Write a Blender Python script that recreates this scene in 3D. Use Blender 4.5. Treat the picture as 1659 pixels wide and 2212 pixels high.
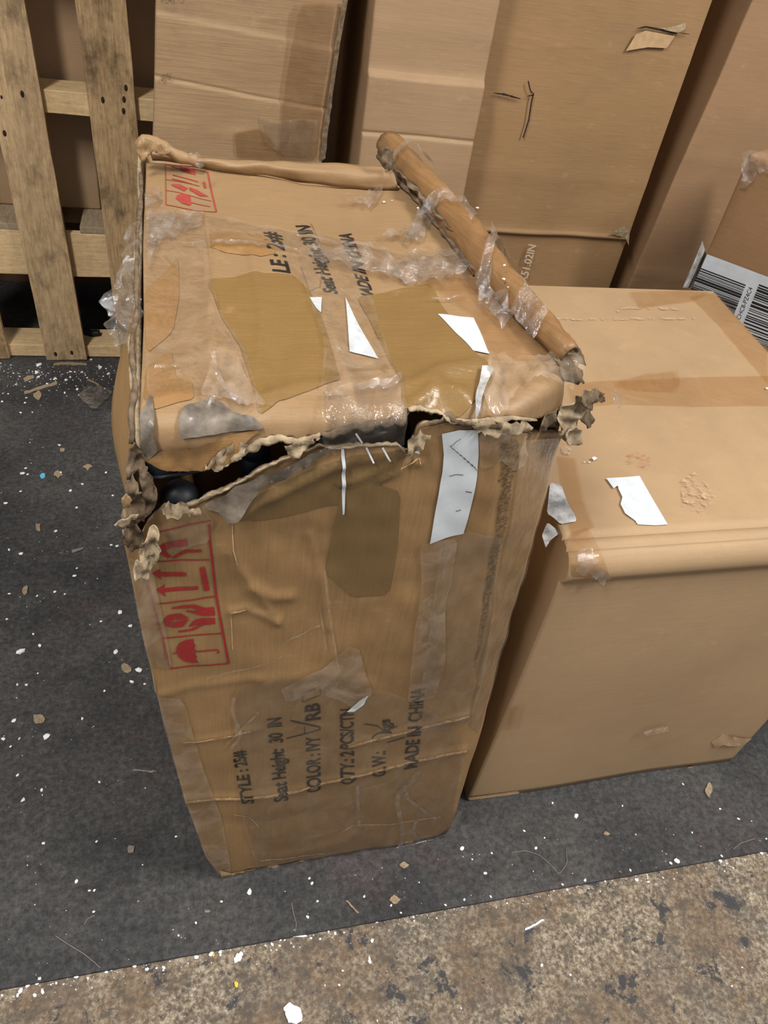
import bpy, bmesh, math, random
from mathutils import Vector, noise
from mathutils.geometry import delaunay_2d_cdt
import numpy as np

for o in list(bpy.data.objects): bpy.data.objects.remove(o)
SC = bpy.context.scene
COL = SC.collection

# ------------------------------------------------------------------ camera
W, HGT = 1659, 2212
FPX = 1643.0
CX, CY = 829.5, 1106.0
def _n(v): return v / np.linalg.norm(v)
_X = _n(np.array([7500 - CX, 860 - CY, FPX]))
_Y = np.array([370 - CX, -440 - CY, FPX]); _Y = _n(_Y - _X * (_X @ _Y))
_D = np.cross(_X, _Y)
if _D[1] < 0: _D = -_D
R = np.array([_X, _Y, -_D])          # rows: world axes in camera coordinates
CAM = np.array([0.0, 0.0, 1.5])
cam = bpy.data.cameras.new('camera'); co = bpy.data.objects.new('camera', cam); COL.objects.link(co)
from mathutils import Matrix
m = Matrix.Identity(4)
for i in range(3):
    m[i][0] = R[i, 0]; m[i][1] = -R[i, 1]; m[i][2] = -R[i, 2]; m[i][3] = CAM[i]
co.matrix_world = m
cam.sensor_fit = 'VERTICAL'; cam.sensor_height = 24.0; cam.lens = FPX / HGT * 24.0
cam.clip_start = 0.02; cam.clip_end = 50
SC.camera = co

# ------------------------------------------------------------------ light
wd = bpy.data.worlds.new('world'); SC.world = wd; wd.use_nodes = True
bg = wd.node_tree.nodes['Background']; bg.inputs[0].default_value = (0.95, 0.97, 1.0, 1); bg.inputs[1].default_value = 0.31
def area(name, loc, sx, sy, power, target, col=(1, 0.96, 0.9)):
    l = bpy.data.lights.new(name, 'AREA'); l.shape = 'RECTANGLE'; l.size = sx; l.size_y = sy; l.energy = power; l.color = col
    o = bpy.data.objects.new(name, l); COL.objects.link(o); o.location = loc
    d = Vector(target) - Vector(loc); o.rotation_euler = d.to_track_quat('-Z', 'Y').to_euler()
    return o
area('ceiling_light_left', (-1.25, -0.35, 3.5), 0.35, 1.6, 90, (-0.9, 0.6, 0))
area('ceiling_light_right', (2.3, -0.2, 3.5), 0.35, 1.6, 98, (1.6, 1.0, 0))
vs = SC.view_settings
vs.view_transform = 'Standard'; vs.look = 'None'; vs.gamma = 1; vs.use_curve_mapping = False
vs.exposure = 0.35

# ------------------------------------------------------------------ pixel -> surface helpers
def ray(x, y): return R @ np.array([x - CX, y - CY, FPX]) / FPX
def gp(x, y, z=0.0):
    d = ray(x, y); return CAM + d * ((z - CAM[2]) / d[2])
def at_y(x, y, Y):
    d = ray(x, y); return CAM + d * (Y / d[1])
def plane_map(P, n):
    P = np.array(P, float); n = _n(np.array(n, float))
    def f(x, y, off=0.0):
        d = ray(x, y); return CAM + d * (((P - CAM) @ n) / (d @ n)) + n * off
    return f
def G(x, y, off=0.0): return gp(x, y, 0.0) + np.array([0, 0, off])

# ------------------------------------------------------------------ mesh helpers
def tag(o, label, cat, group=None, kind=None):
    if label: o['label'] = label
    if cat: o['category'] = cat
    if group: o['group'] = group
    if kind: o['kind'] = kind
    return o
def thing(name, label, cat, loc=(0, 0, 0), group=None):
    o = bpy.data.objects.new(name, None); COL.objects.link(o); o.location = loc; o.empty_display_size = 0.05
    return tag(o, label, cat, group)
def link(name, me, mats, parent=None, smooth=True):
    o = bpy.data.objects.new(name, me); COL.objects.link(o)
    if not isinstance(mats, (list, tuple)): mats = [mats]
    if len(me.materials) == 0:
        for mm in mats: me.materials.append(mm)
    if smooth:
        for p in me.polygons: p.use_smooth = True
    if parent is not None:
        o.parent = parent
        px = parent; off = Vector((0, 0, 0))
        while px is not None: off += px.location; px = px.parent
        if o.location.length == 0: o.location = -off     # meshes are written in world coordinates
    return o
def mesh(name, verts, faces, mats, parent=None, smooth=True, solid=0.0, soff=-1, rim=None):
    me = bpy.data.meshes.new(name); me.from_pydata([tuple(map(float, v)) for v in verts], [], faces); me.update()
    o = link(name, me, mats, parent, smooth)
    if solid:
        md = o.modifiers.new('thickness', 'SOLIDIFY'); md.thickness = solid; md.offset = soff
        if rim: me.materials.append(rim); md.material_offset_rim = len(me.materials) - 1
    return o
def poly_len(pts):
    return [0] + list(np.cumsum([math.hypot(pts[i+1][0]-pts[i][0], pts[i+1][1]-pts[i][1]) for i in range(len(pts)-1)]))
def resample(pts, n):
    L = poly_len(pts); out = []
    for i in range(n + 1):
        s = L[-1] * i / n; k = 0
        while k < len(pts) - 2 and L[k+1] < s: k += 1
        t = 0 if L[k+1] == L[k] else (s - L[k]) / (L[k+1] - L[k])
        out.append((pts[k][0] + (pts[k+1][0]-pts[k][0]) * t, pts[k][1] + (pts[k+1][1]-pts[k][1]) * t))
    return np.array(out)
def jag(pts, step, amp, seed, closed=False):
    rnd = random.Random(seed)
    P = list(pts) + ([pts[0]] if closed else [])
    L = poly_len(P)[-1]; n = max(2, int(L / step)); Q = resample(P, n)
    out = []
    for i, q in enumerate(Q):
        a = amp * (0 if (i in (0, n) and not closed) else 1)
        out.append((q[0] + rnd.gauss(0, a * .7), q[1] + rnd.gauss(0, a)))
    return out[:-1] if closed else out
def by_x(pts, n):
    xs = [p[0] for p in pts]; ys = [p[1] for p in pts]; X = np.linspace(xs[0], xs[-1], n+1); return np.stack([X, np.interp(X, xs, ys)], 1)
def coons(bot, top, left, right, nu, nv, fn, off=0.0, byx=False):
    rs_ = by_x if byx else resample
    b = rs_(bot, nu); t = rs_(top, nu); l = resample(left, nv); r = resample(right, nv)
    V = []
    for j in range(nv + 1):
        v = j / nv
        for i in range(nu + 1):
            u = i / nu
            p = (1-v)*b[i] + v*t[i] + (1-u)*l[j] + u*r[j] - ((1-u)*(1-v)*b[0] + u*(1-v)*b[-1] + (1-u)*v*t[0] + u*v*t[-1])
            V.append(fn(p[0], p[1], off))
    F = [(j*(nu+1)+i, j*(nu+1)+i+1, (j+1)*(nu+1)+i+1, (j+1)*(nu+1)+i) for j in range(nv) for i in range(nu)]
    return V, F
def tess(contour, r):
    """fill a closed 2-D contour with small even triangles"""
    P = [Vector((float(p[0]), float(p[1]))) for p in contour]
    B = []
    for i in range(len(P)):
        a, b = P[i], P[(i+1) % len(P)]; k = max(1, int((b-a).length/r + .5))
        B += [a + (b-a)*(t/k) for t in range(k)]
    n = len(B); rn = random.Random(n)
    x0 = min(p.x for p in B); x1 = max(p.x for p in B); y0 = min(p.y for p in B); y1 = max(p.y for p in B)
    I = []; row = 0; y = y0 + r*.5
    while y < y1:
        x = x0 + r*(.5 if row % 2 else .1)
        while x < x1:
            I.append(Vector((x + rn.uniform(-.2, .2)*r, y + rn.uniform(-.2, .2)*r))); x += r
        y += r*.87; row += 1
    def inside_(p):
        c = False
        for i in range(n):
            a, b = B[i], B[i-1]
            if (a.y > p.y) != (b.y > p.y) and p.x < (b.x-a.x)*(p.y-a.y)/(b.y-a.y) + a.x: c = not c
        return c
    I = [p for p in I if inside_(p)]
    V, E_, F, *_ = delaunay_2d_cdt(B + I, [(i, (i+1) % n) for i in range(n)], [list(range(n))], 1, 1e-4)
    out = []
    for f in F:
        ids = list(f)
        a = sum(V[ids[k]].x*V[ids[(k+1) % len(ids)]].y - V[ids[(k+1) % len(ids)]].x*V[ids[k]].y for k in range(len(ids)))
        out.append(ids[::-1] if a > 0 else ids)
    return [(v.x, v.y) for v in V], out
def chaikin(P, n=2):
    for _ in range(n):
        Q = []
        for i in range(len(P)):
            a = P[i]; b = P[(i+1) % len(P)]
            Q += [(a[0]*.9+b[0]*.1, a[1]*.9+b[1]*.1), (a[0]*.1+b[0]*.9, a[1]*.1+b[1]*.9)]
        P = Q
    return P
SMOOTH = ('olive_tape', 'amber_tape', 'clear_tape', 'film_patch', 'side_label', 'torn_grey_patch', 'dirt_smudge', 'film_trail')
def sheet(name, contour, fn, mat, parent, off=0.001, r=9, amp=0.0, freq=0.03, seed=0, jagamp=0, jagstep=8, lift=None, solid=0.0, smooth=True, rim=None):
    if name in SMOOTH: contour = chaikin(list(contour), 1)
    if jagamp: contour = jag(contour, jagstep, jagamp, seed, True)
    V2, F = tess(contour, r)
    V = []
    for x, y in V2:
        o = off
        if amp:
            o += amp * (.35 + noise.noise(Vector((x*freq, y*freq*.8, seed*7.3))) + .8*(.3-abs(noise.noise(Vector((x*freq*1.4+y*freq*.6, y*freq*.9, seed*3.1+9))))))
        if lift: o += lift(x, y)
        V.append(fn(x, y, o))
    return mesh(name, V, F, mat, parent, smooth, solid, -1, rim)
def strokes_poly(pts, w):
    """a poly-line as a closed 2-D contour of width w"""
    P = [np.array(p, float) for p in pts]; Lf, Rt = [], []
    for i, p in enumerate(P):
        d = P[min(i+1, len(P)-1)] - P[max(i-1, 0)]; d = d / (np.linalg.norm(d) + 1e-9); nn = np.array([-d[1], d[0]]) * w / 2
        Lf.append(tuple(p + nn)); Rt.append(tuple(p - nn))
    return Lf + Rt[::-1]
def multi(name, contours, fn, mat, parent, off, r=14):
    V, F = [], []
    for c in contours:
        v, f = tess(c, r); k = len(V); V += [fn(x, y, off) for x, y in v]; F += [[i + k for i in q] for q in f]
    return mesh(name, V, F, mat, parent, False)
def text_tris(s, bold=0.0, sx=1.0):
    cu = bpy.data.curves.new('t', 'FONT'); cu.body = s; cu.size = 1; cu.resolution_u = 3; cu.offset = bold; cu.fill_mode = 'FRONT' if False else cu.fill_mode
    ob = bpy.data.objects.new('t', cu); COL.objects.link(ob)
    dg = bpy.context.evaluated_depsgraph_get(); dg.update()
    me = bpy.data.meshes.new_from_object(ob.evaluated_get(dg))
    bm = bmesh.new(); bm.from_mesh(me)
    bmesh.ops.triangulate(bm, faces=bm.faces[:])
    for _ in range(2):
        ed = [e for e in bm.edges if e.calc_length() > .3]
        if ed: bmesh.ops.subdivide_edges(bm, edges=ed, cuts=1); bmesh.ops.triangulate(bm, faces=bm.faces[:])
    bm.verts.index_update()
    V = np.array([(v.co.x, v.co.y) for v in bm.verts]); F = [[v.index for v in f.verts] for f in bm.faces]; bm.free()
    bpy.data.objects.remove(ob); bpy.data.meshes.remove(me); bpy.data.curves.remove(cu)
    x0, x1 = V[:, 0].min(), V[:, 0].max()
    V[:, 0] = (V[:, 0] - x0) / (x1 - x0); V[:, 1] /= .70
    return V, F
def text_on(name, s, start, end, up, fn, mat, parent, off=.0008, bold=.028):
    V, F = text_tris(s, bold); st = np.array(start, float); d = np.array(end, float) - st; u = np.array(up, float)
    pts = [fn(*(st + d*a + u*b), off) for a, b in V]
    return mesh(name, pts, F, mat, parent, False)
def rbox(w, d, h, r, seg, disp=None, rs=3, zx=()):
    """rounded box from (0,0,0) to (w,d,h); seg = subdivisions per axis, disp(p)->p"""
    def ax(L, n):
        e = [r * (1 - math.cos(math.pi/2*k/rs)) for k in range(rs + 1)]
        mid = [r + (L - 2*r) * k / n for k in range(1, n)]
        return e + mid + [L - t for t in e[::-1]]
    az = sorted(set(ax(h, seg[2])) | {z for z in zx if r < z < h - r})
    A = (ax(w, seg[0]), ax(d, seg[1]), az); dims = (w, d, h)
    vid = {}; V = []; F = []
    def vert(i, j, k):
        key = (i, j, k)
        if key not in vid:
            p = np.array([A[0][i], A[1][j], A[2][k]]); q = np.clip(p, r, np.array(dims) - r); dv = p - q; L = np.linalg.norm(dv)
            if L > 1e-9: p = q + dv / L * r if sum(abs(dv) > 1e-9) > 1 else p
            if disp: p = disp(p)
            vid[key] = len(V); V.append(p)
        return vid[key]
    n = [len(a) - 1 for a in A]
    for i in range(n[0]):
        for j in range(n[1]):
            F.append((vert(i, j, 0), vert(i, j+1, 0), vert(i+1, j+1, 0), vert(i+1, j, 0)))
            F.append((vert(i, j, n[2]), vert(i+1, j, n[2]), vert(i+1, j+1, n[2]), vert(i, j+1, n[2])))
    for i in range(n[0]):
        for k in range(n[2]):
            F.append((vert(i, 0, k), vert(i+1, 0, k), vert(i+1, 0, k+1), vert(i, 0, k+1)))
            F.append((vert(i, n[1], k), vert(i, n[1], k+1), vert(i+1, n[1], k+1), vert(i+1, n[1], k)))
    for j in range(n[1]):
        for k in range(n[2]):
            F.append((vert(0, j, k), vert(0, j, k+1), vert(0, j+1, k+1), vert(0, j+1, k)))
            F.append((vert(n[0], j, k), vert(n[0], j+1, k), vert(n[0], j+1, k+1), vert(n[0], j, k+1)))
    return V, F
def xform(V, loc, rz=0.0, ry=0.0, pivot=(0, 0, 0)):
    M = Matrix.Translation(loc) @ Matrix.Rotation(rz, 4, 'Z') @ Matrix.Rotation(ry, 4, 'Y') @ Matrix.Translation(-Vector(pivot))
    return [tuple(M @ Vector(tuple(map(float, v)))) for v in V], M
def tube(name, path, rad, mat, parent, seg=10, arc=(0, 2*math.pi), upv=(0, 0, 1), wob=0.0, seed=0, solid=0.0, rim=None, jagend=0.0):
    P = [Vector(tuple(map(float, p))) for p in path]; V = []; F = []; n = len(P)
    rads = rad if isinstance(rad, (list, tuple)) else [rad]*n
    full = abs(arc[1]-arc[0]-2*math.pi) < 1e-6; m_ = seg if full else seg + 1
    for i, p in enumerate(P):
        d = (P[min(i+1, n-1)] - P[max(i-1, 0)]).normalized(); s = d.cross(Vector(upv)).normalized(); u = s.cross(d).normalized()
        for k in range(m_):
            a = arc[0] + (arc[1]-arc[0]) * k / seg
            if jagend and k in (0, m_-1): a += jagend * noise.noise(Vector((i*.9, k*3.3, seed)))
            rr = rads[i] * (1 + wob * noise.noise(Vector((i*.5, k*.8, seed*5.1))))
            V.append(p + s*math.cos(a)*rr + u*math.sin(a)*rr)
    for i in range(n-1):
        for k in range(seg):
            k2 = (k+1) % m_
            F.append((i*m_+k, i*m_+k2, (i+1)*m_+k2, (i+1)*m_+k))
    if full:
        F.append(tuple(range(m_))[::-1]); F.append(tuple((n-1)*m_+k for k in range(m_)))
    return mesh(name, V, F, mat, parent, True, solid, 0, rim)

# ------------------------------------------------------------------ materials
def srgb(c):
    f = lambda v: v/12.92 if v <= .04045 else ((v+.055)/1.055)**2.4
    return tuple(f(v/255) for v in c) + (1,)
class NB:
    def __init__(s, name):
        s.m = bpy.data.materials.new(name); s.m.use_nodes = True; s.t = s.m.node_tree; s.t.nodes.clear()
        s.out = s.t.nodes.new('ShaderNodeOutputMaterial'); s.tc = s.t.nodes.new('ShaderNodeTexCoord')
    def n(s, kind, **kw):
        nd = s.t.nodes.new(kind)
        for k, v in kw.items():
            if k in nd.inputs.keys(): nd.inputs[k].default_value = v
            else: setattr(nd, k, v)
        return nd
    def l(s, a, b): s.t.links.new(a, b)
    def coord(s, scale=(1, 1, 1), rot=(0, 0, 0), loc=(0, 0, 0)):
        mp = s.n('ShaderNodeMapping'); mp.inputs['Scale'].default_value = scale; mp.inputs['Rotation'].default_value = rot; mp.inputs['Location'].default_value = loc
        g = s.t.nodes.new('ShaderNodeNewGeometry') if not hasattr(s, 'geo') else s.geo
        s.geo = g
        s.l(g.outputs['Position'], mp.inputs['Vector']); return mp.outputs['Vector']
    def noise(s, sc, detail=4, rough=.55, scale=(1, 1, 1), rot=(0, 0, 0), dist=0, loc=(0, 0, 0)):
        nd = s.n('ShaderNodeTexNoise'); nd.inputs['Scale'].default_value = sc; nd.inputs['Detail'].default_value = detail; nd.inputs['Roughness'].default_value = rough; nd.inputs['Distortion'].default_value = dist
        s.l(s.coord(scale, rot, loc), nd.inputs['Vector']); return nd.outputs['Fac']
    def ramp(s, fac, stops):
        r = s.n('ShaderNodeValToRGB'); el = r.color_ramp.elements
        while len(el) < len(stops): el.new(.5)
        for e, (p, c) in zip(el, stops): e.position = p; e.color = c if len(c) == 4 else tuple(c) + (1,)
        s.l(fac, r.inputs['Fac']); return r.outputs['Color']
    def mix(s, fac, a, b, blend='MIX'):
        mx = s.n('ShaderNodeMix', data_type='RGBA', blend_type=blend)
        for inp, v in ((mx.inputs[0], fac), (mx.inputs[6], a), (mx.inputs[7], b)):
            if hasattr(v, 'is_linked') or hasattr(v, 'links'): s.l(v, inp)
            else: inp.default_value = v
        return mx.outputs[2]
    def math(s, op, a, b=0.0):
        nd = s.n('ShaderNodeMath', operation=op)
        for i, v in enumerate((a, b)):
            if hasattr(v, 'links'): s.l(v, nd.inputs[i])
            else: nd.inputs[i].default_value = v
        return nd.outputs[0]
    def bump(s, h, strength, dist=.002):
        b = s.n('ShaderNodeBump'); b.inputs['Strength'].default_value = strength; b.inputs['Distance'].default_value = dist; s.l(h, b.inputs['Height']); return b.outputs['Normal']
    def principled(s, col, rough=.7, bump=None, **kw):
        p = s.n('ShaderNodeBsdfPrincipled')
        for inp, v in (('Base Color', col), ('Roughness', rough)):
            if hasattr(v, 'links'): s.l(v, p.inputs[inp])
            else: p.inputs[inp].default_value = v
        if bump is not None: s.l(bump, p.inputs['Normal'])
        for k, v in kw.items(): p.inputs[k.replace('_', ' ')].default_value = v
        s.l(p.outputs[0], s.out.inputs[0]); return p
def g3(v): return (v, v, v, 1)
def cardboard(name, c, dark=.86, flute=(2, 2, 110), rough=.62, gloss=.3, dirt=.35, bumpk=.25, seed=0, streak=.25):
    b = NB(name); base = srgb(c)
    lo = tuple(v*dark for v in base[:3]) + (1,)
    big = b.noise(2.6, 4, .6, loc=(seed, seed*2, 0))
    col = b.mix(b.ramp(big, [(.32, g3(0)), (.68, g3(1))]), lo, base)
    st = b.noise(6, 3, .6, scale=flute, loc=(seed*3, 0, seed))
    sc = b.ramp(st, [(.35, g3(1 - streak)), (.62, g3(1.0))])
    col = b.mix(.75, col, sc, 'MULTIPLY')
    fine = b.noise(420, 2, .6); col = b.mix(.35, col, b.ramp(fine, [(.3, g3(.8)), (.7, g3(1.0))]), 'MULTIPLY')
    dt = b.noise(9, 6, .72, loc=(3+seed, 1, 5)); col = b.mix(b.math('MULTIPLY', b.ramp(dt, [(.56, g3(0)), (.78, g3(1))]), dirt), col, srgb((112, 96, 80)))
    lg = b.noise(14, 5, .7, scale=(1, 1, 2.2), loc=(9, seed, 2)); col = b.mix(b.math('MULTIPLY', b.ramp(lg, [(.6, g3(0)), (.8, g3(1))]), .28), col, srgb((204, 172, 136)))
    h = b.math('ADD', b.noise(26, 4, .6), b.math('MULTIPLY', st, .5))
    b.principled(col, rough, b.bump(h, bumpk, .003), Specular_IOR_Level=gloss)
    return b.m
def plain(name, c, rough=.7, spec=.4, nz=.12, sc=60, bumpk=.0, coat=0.0):
    b = NB(name); base = srgb(c); lo = tuple(v*(1-nz*2) for v in base[:3]) + (1,)
    n_ = b.noise(sc, 4, .6); col = b.mix(b.ramp(n_, [(.35, g3(0)), (.65, g3(1))]), lo, base)
    b.principled(col, rough, b.bump(n_, bumpk, .002) if bumpk else None, Specular_IOR_Level=spec, Coat_Weight=coat, Coat_Roughness=.12)
    return b.m
def film(name, tint=(255, 250, 240), haze=.12, hazecol=(232, 226, 216), glossmix=.14, rough=.12, wrinkle=.6, wsc=40, scale=(1, 1, 1)):
    """thin clear plastic: see-through, a milky haze and a wrinkled gloss"""
    b = NB(name)
    w1 = b.noise(wsc, 5, .62, scale=scale, dist=.6); w2 = b.noise(wsc*3.1, 3, .6, scale=scale)
    hgt = b.math('ADD', w1, b.math('MULTIPLY', w2, .3)); nr = b.bump(hgt, wrinkle, .006)
    tr = b.n('ShaderNodeBsdfTransparent', Color=srgb(tint)); df = b.n('ShaderNodeBsdfDiffuse', Color=srgb(hazecol)); gl = b.n('ShaderNodeBsdfGlossy', Roughness=rough)
    gl.inputs['Color'].default_value = (1, 1, 1, 1); b.l(nr, gl.inputs['Normal'])
    m1 = b.n('ShaderNodeMixShader'); b.l(b.math('MULTIPLY', b.ramp(w1, [(.42, g3(.35)), (.66, g3(1.6))]), haze), m1.inputs[0]); b.l(tr.outputs[0], m1.inputs[1]); b.l(df.outputs[0], m1.inputs[2])
    fr = b.n('ShaderNodeFresnel', IOR=1.45); b.l(nr, fr.inputs['Normal'])
    m2 = b.n('ShaderNodeMixShader'); b.l(b.math('ADD', b.math('MULTIPLY', fr.outputs[0], .4), glossmix*.4), m2.inputs[0]); b.l(m1.outputs[0], m2.inputs[1]); b.l(gl.outputs[0], m2.inputs[2])
    b.l(m2.outputs[0], b.out.inputs[0]); return b.m
def scuff(name, c, cover=.5, sc=30, scale=(1, 1, 1), rough=.8):
    """worn print or scuff with holes where the board shows"""
    b = NB(name); nz = b.noise(sc, 6, .7, scale=scale)
    p = b.n('ShaderNodeBsdfPrincipled', Roughness=rough); p.inputs['Base Color'].default_value = srgb(c)
    tr = b.n('ShaderNodeBsdfTransparent'); mx = b.n('ShaderNodeMixShader')
    b.l(b.ramp(nz, [(.62-cover*.5, g3(0)), (.78-cover*.4, g3(1))]), mx.inputs[0]); b.l(tr.outputs[0], mx.inputs[1]); b.l(p.outputs[0], mx.inputs[2]); b.l(mx.outputs[0], b.out.inputs[0])
    return b.m
def wood(name, c, dark, grain=(14, 14, 1.6), seed=0, stain=.6, rough=.75):
    b = NB(name); gr = b.noise(9, 5, .65, scale=grain, loc=(seed, seed*2, seed), dist=.4)
    col = b.mix(b.ramp(gr, [(.3, g3(0)), (.7, g3(1))]), srgb(dark), srgb(c))
    bl = b.noise(7, 6, .7, scale=(1.2, 1.2, .7), loc=(seed*2, 1, 3)); col = b.mix(b.math('MULTIPLY', b.ramp(bl, [(.5, g3(0)), (.68, g3(1))]), stain), col, srgb((70, 56, 44)))
    sp = b.noise(60, 4, .7); col = b.mix(.4, col, b.ramp(sp, [(.32, g3(.6)), (.55, g3(1))]), 'MULTIPLY')
    b.principled(col, rough, b.bump(gr, .5, .003), Specular_IOR_Level=.25); return b.m

M = {}
M['kraft_main'] = cardboard('kraft_main', (150, 118, 79), seed=1, dirt=.35, rough=.5, gloss=.4, flute=(70, 2, 2), streak=.14)
M['kraft_top'] = cardboard('kraft_top', (154, 124, 89), seed=2, dirt=.22, rough=.5, gloss=.4, flute=(3, 60, 3), streak=.12)
M['kraft_mid'] = cardboard('kraft_mid', (174, 145, 111), seed=3, dirt=.12, bumpk=.08, streak=.08)
M['kraft_b1'] = cardboard('kraft_b1', (166, 136, 102), seed=4, dirt=.4, streak=.32)
M['kraft_b2'] = cardboard('kraft_b2', (168, 138, 106), seed=5, dirt=.15, streak=.16, bumpk=.15)
M['kraft_b3'] = cardboard('kraft_b3', (158, 125, 88), seed=6, dirt=.3, streak=.22, bumpk=.12)
M['kraft_b4'] = cardboard('kraft_b4', (160, 127, 95), seed=7, dirt=.15, streak=.14, bumpk=.12)
M['kraft_b5'] = cardboard('kraft_b5', (156, 120, 86), seed=8, dirt=.15, streak=.12, bumpk=.12)
M['kraft_roll'] = cardboard('kraft_roll', (146, 110, 72), seed=15, rough=.4, dirt=.3, bumpk=.3)
M['kraft_shade'] = cardboard('kraft_shade', (176, 146, 114), seed=16, dirt=.1, streak=.06)
M['kraft_in'] = cardboard('kraft_in', (136, 108, 80), seed=9, dirt=.3)
M['torn'] = plain('torn_fibre', (178, 158, 130), .9, .1, .22, 90, .8)
M['torn_grey'] = plain('torn_fibre_grey', (124, 106, 86), .9, .1, .28, 70, .9)
M['grey_paper'] = plain('grey_paper', (126, 114, 100), .5, .5, .3, 50, .5, .15)
M['olive'] = cardboard('olive_tape', (134, 105, 62), seed=12, rough=.3, gloss=.5, dirt=.12, streak=.1, bumpk=.5, flute=(3, 40, 3))
M['olive_front'] = cardboard('olive_tape_front', (122, 97, 62), seed=13, rough=.35, gloss=.5, dirt=.12, streak=.1, bumpk=.12, flute=(60, 2, 2))
M['amber'] = cardboard('amber_tape', (150, 114, 72), seed=14, rough=.25, gloss=.6, dirt=.05, streak=.08, bumpk=.15)
M['tape_brown'] = film('tan_tape', (252, 245, 235), .06, (206, 180, 148), .03, .22, .2, 18)
M['tape_clear'] = film('clear_tape', (255, 255, 255), .05, (226, 210, 190), .03, .1, 1.0, 30, (1, 1, .6))
M['tape_milky'] = film('milky_tape', (255, 254, 251), .17, (206, 188, 168), .03, .16, .55, 22)
M['wrap'] = film('crumpled_wrap', (255, 254, 252), .09, (220, 216, 210), .34, .08, .9, 60)
M['wrap_thin'] = film('thin_wrap', (255, 254, 252), .12, (206, 200, 192), .14, .1, .8, 50)
M['label'] = plain('label_and_glint_white', (206, 212, 218), .4, .5, .05, 40, .1)  # white paper; also colours the painted highlight strokes on the front
M['label_dirty'] = plain('label_dirty', (196, 196, 196), .5, .4, .35, 34, .2)
M['ink_black'] = plain('ink_black', (38, 34, 32), .6, .3, .1, 200)
M['ink_pen'] = plain('ink_pen', (30, 30, 34), .4, .4, .1, 200)
M['ink_red'] = plain('ink_red', (148, 42, 42), .6, .3, .08, 150)
M['ink_red_faded'] = plain('ink_red_faded', (164, 66, 60), .6, .3, .1, 150)
M['ink_stamp'] = scuff('ink_stamp', (176, 96, 70), .2, 200)
M['ink_white'] = scuff('ink_white', (196, 178, 158), .62, 260)
M['scuff_light'] = scuff('scuff_light', (190, 166, 138), .34, 45)
M['scuff_dark'] = scuff('scuff_dark', (82, 66, 50), .34, 230, (1, 1, 1.6))
M['crease'] = scuff('crease_wear', (196, 160, 118), .62, 120)
M['crease_dim'] = scuff('crease_dim', (176, 144, 108), .45, 70)
M['scuff_faint'] = scuff('scuff_faint', (186, 158, 126), .3, 60)
M['black_plastic'] = plain('black_plastic', (34, 38, 46), .5, .5, .1, 80, .05)
M['black_metal'] = plain('black_metal', (16, 16, 19), .25, .5, .1, 60)
M['foam'] = plain('white_foam', (236, 238, 242), .7, .3, .05, 300)
M['wood_a'] = wood('pallet_wood_a', (206, 178, 138), (164, 134, 98), seed=1, stain=.75)
M['wood_b'] = wood('pallet_wood_b', (200, 170, 128), (152, 122, 86), seed=5, stain=.8)
M['wood_rail'] = wood('pallet_wood_rail', (222, 194, 150), (198, 166, 122), (1.6, 14, 14), seed=9, stain=.2)
M['wood_grey'] = wood('pallet_wood_grey', (172, 154, 128), (140, 122, 98), (14, 1.6, 14), seed=3, stain=.2)
M['nail'] = plain('nail_rust', (44, 32, 26), .7, .3)
M['wall'] = plain('wall_board', (112, 84, 60), .85, .2, .1, 8)
M['chip'] = plain('wood_chip', (158, 140, 114), .8, .2, .2, 200)
M['rubber'] = plain('black_rubber', (26, 26, 28), .6, .3)
M['blue'] = plain('blue_flake', (96, 186, 214), .5, .4)
M['yellow'] = plain('yellow_flake', (222, 190, 60), .5, .4)
M['thread'] = plain('grey_thread', (128, 122, 116), .8, .2)
M['tan_edge'] = plain('tan_edge', (186, 154, 116), .7, .2, .1, 60)

def floor_mat():
    b = NB('dark_floor')
    a = b.noise(3.2, 5, .65); col = b.mix(b.ramp(a, [(.35, g3(0)), (.65, g3(1))]), srgb((52, 52, 53)), srgb((76, 75, 74)))
    pz = b.noise(4.5, 6, .7, loc=(4, 2, 1)); col = b.mix(b.math('MULTIPLY', b.ramp(pz, [(.55, g3(0)), (.7, g3(1))]), .55), col, srgb((74, 62, 64)))
    f_ = b.noise(85, 5, .8); col = b.mix(.9, col, b.ramp(f_, [(.36, g3(.45)), (.5, g3(.92)), (.64, g3(1.5))]), 'MULTIPLY')
    f2 = b.noise(28, 4, .7, loc=(2, 2, 2)); col = b.mix(.6, col, b.ramp(f2, [(.35, g3(.66)), (.6, g3(1.1))]), 'MULTIPLY')
    b.principled(col, .75, b.bump(f_, .35, .002), Specular_IOR_Level=.3); return b.m
def floor_osb():
    b = NB('worn_floor')
    a = b.noise(120, 6, .78); col = b.ramp(a, [(.36, srgb((72, 62, 54))), (.46, srgb((112, 99, 84))), (.54, srgb((146, 134, 116))), (.66, srgb((186, 176, 156)))])
    t = b.noise(6, 5, .7, loc=(1, 4, 0)); col = b.mix(b.math('MULTIPLY', b.ramp(t, [(.42, g3(0)), (.6, g3(1))]), .68), col, srgb((104, 84, 66)))
    e = b.noise(5, 6, .75, loc=(6, 9, 0)); col = b.mix(b.math('MULTIPLY', b.ramp(e, [(.5, g3(0)), (.66, g3(1))]), .5), col, srgb((84, 82, 80)))
    g = b.noise(30, 7, .8, loc=(5, 1, 0)); col = b.mix(b.math('MULTIPLY', b.ramp(g, [(.5, g3(0)), (.58, g3(1))]), .7), col, srgb((78, 73, 66)))
    d = b.noise(17, 8, .7, loc=(8, 3, 0), dist=.3); col = b.mix(b.math('MULTIPLY', b.ramp(d, [(.575, g3(0)), (.605, g3(1))]), .93), col, srgb((56, 57, 61)))
    b.principled(col, .7, b.bump(b.math('ADD', a, d), .3, .002), Specular_IOR_Level=.3); return b.m
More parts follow.
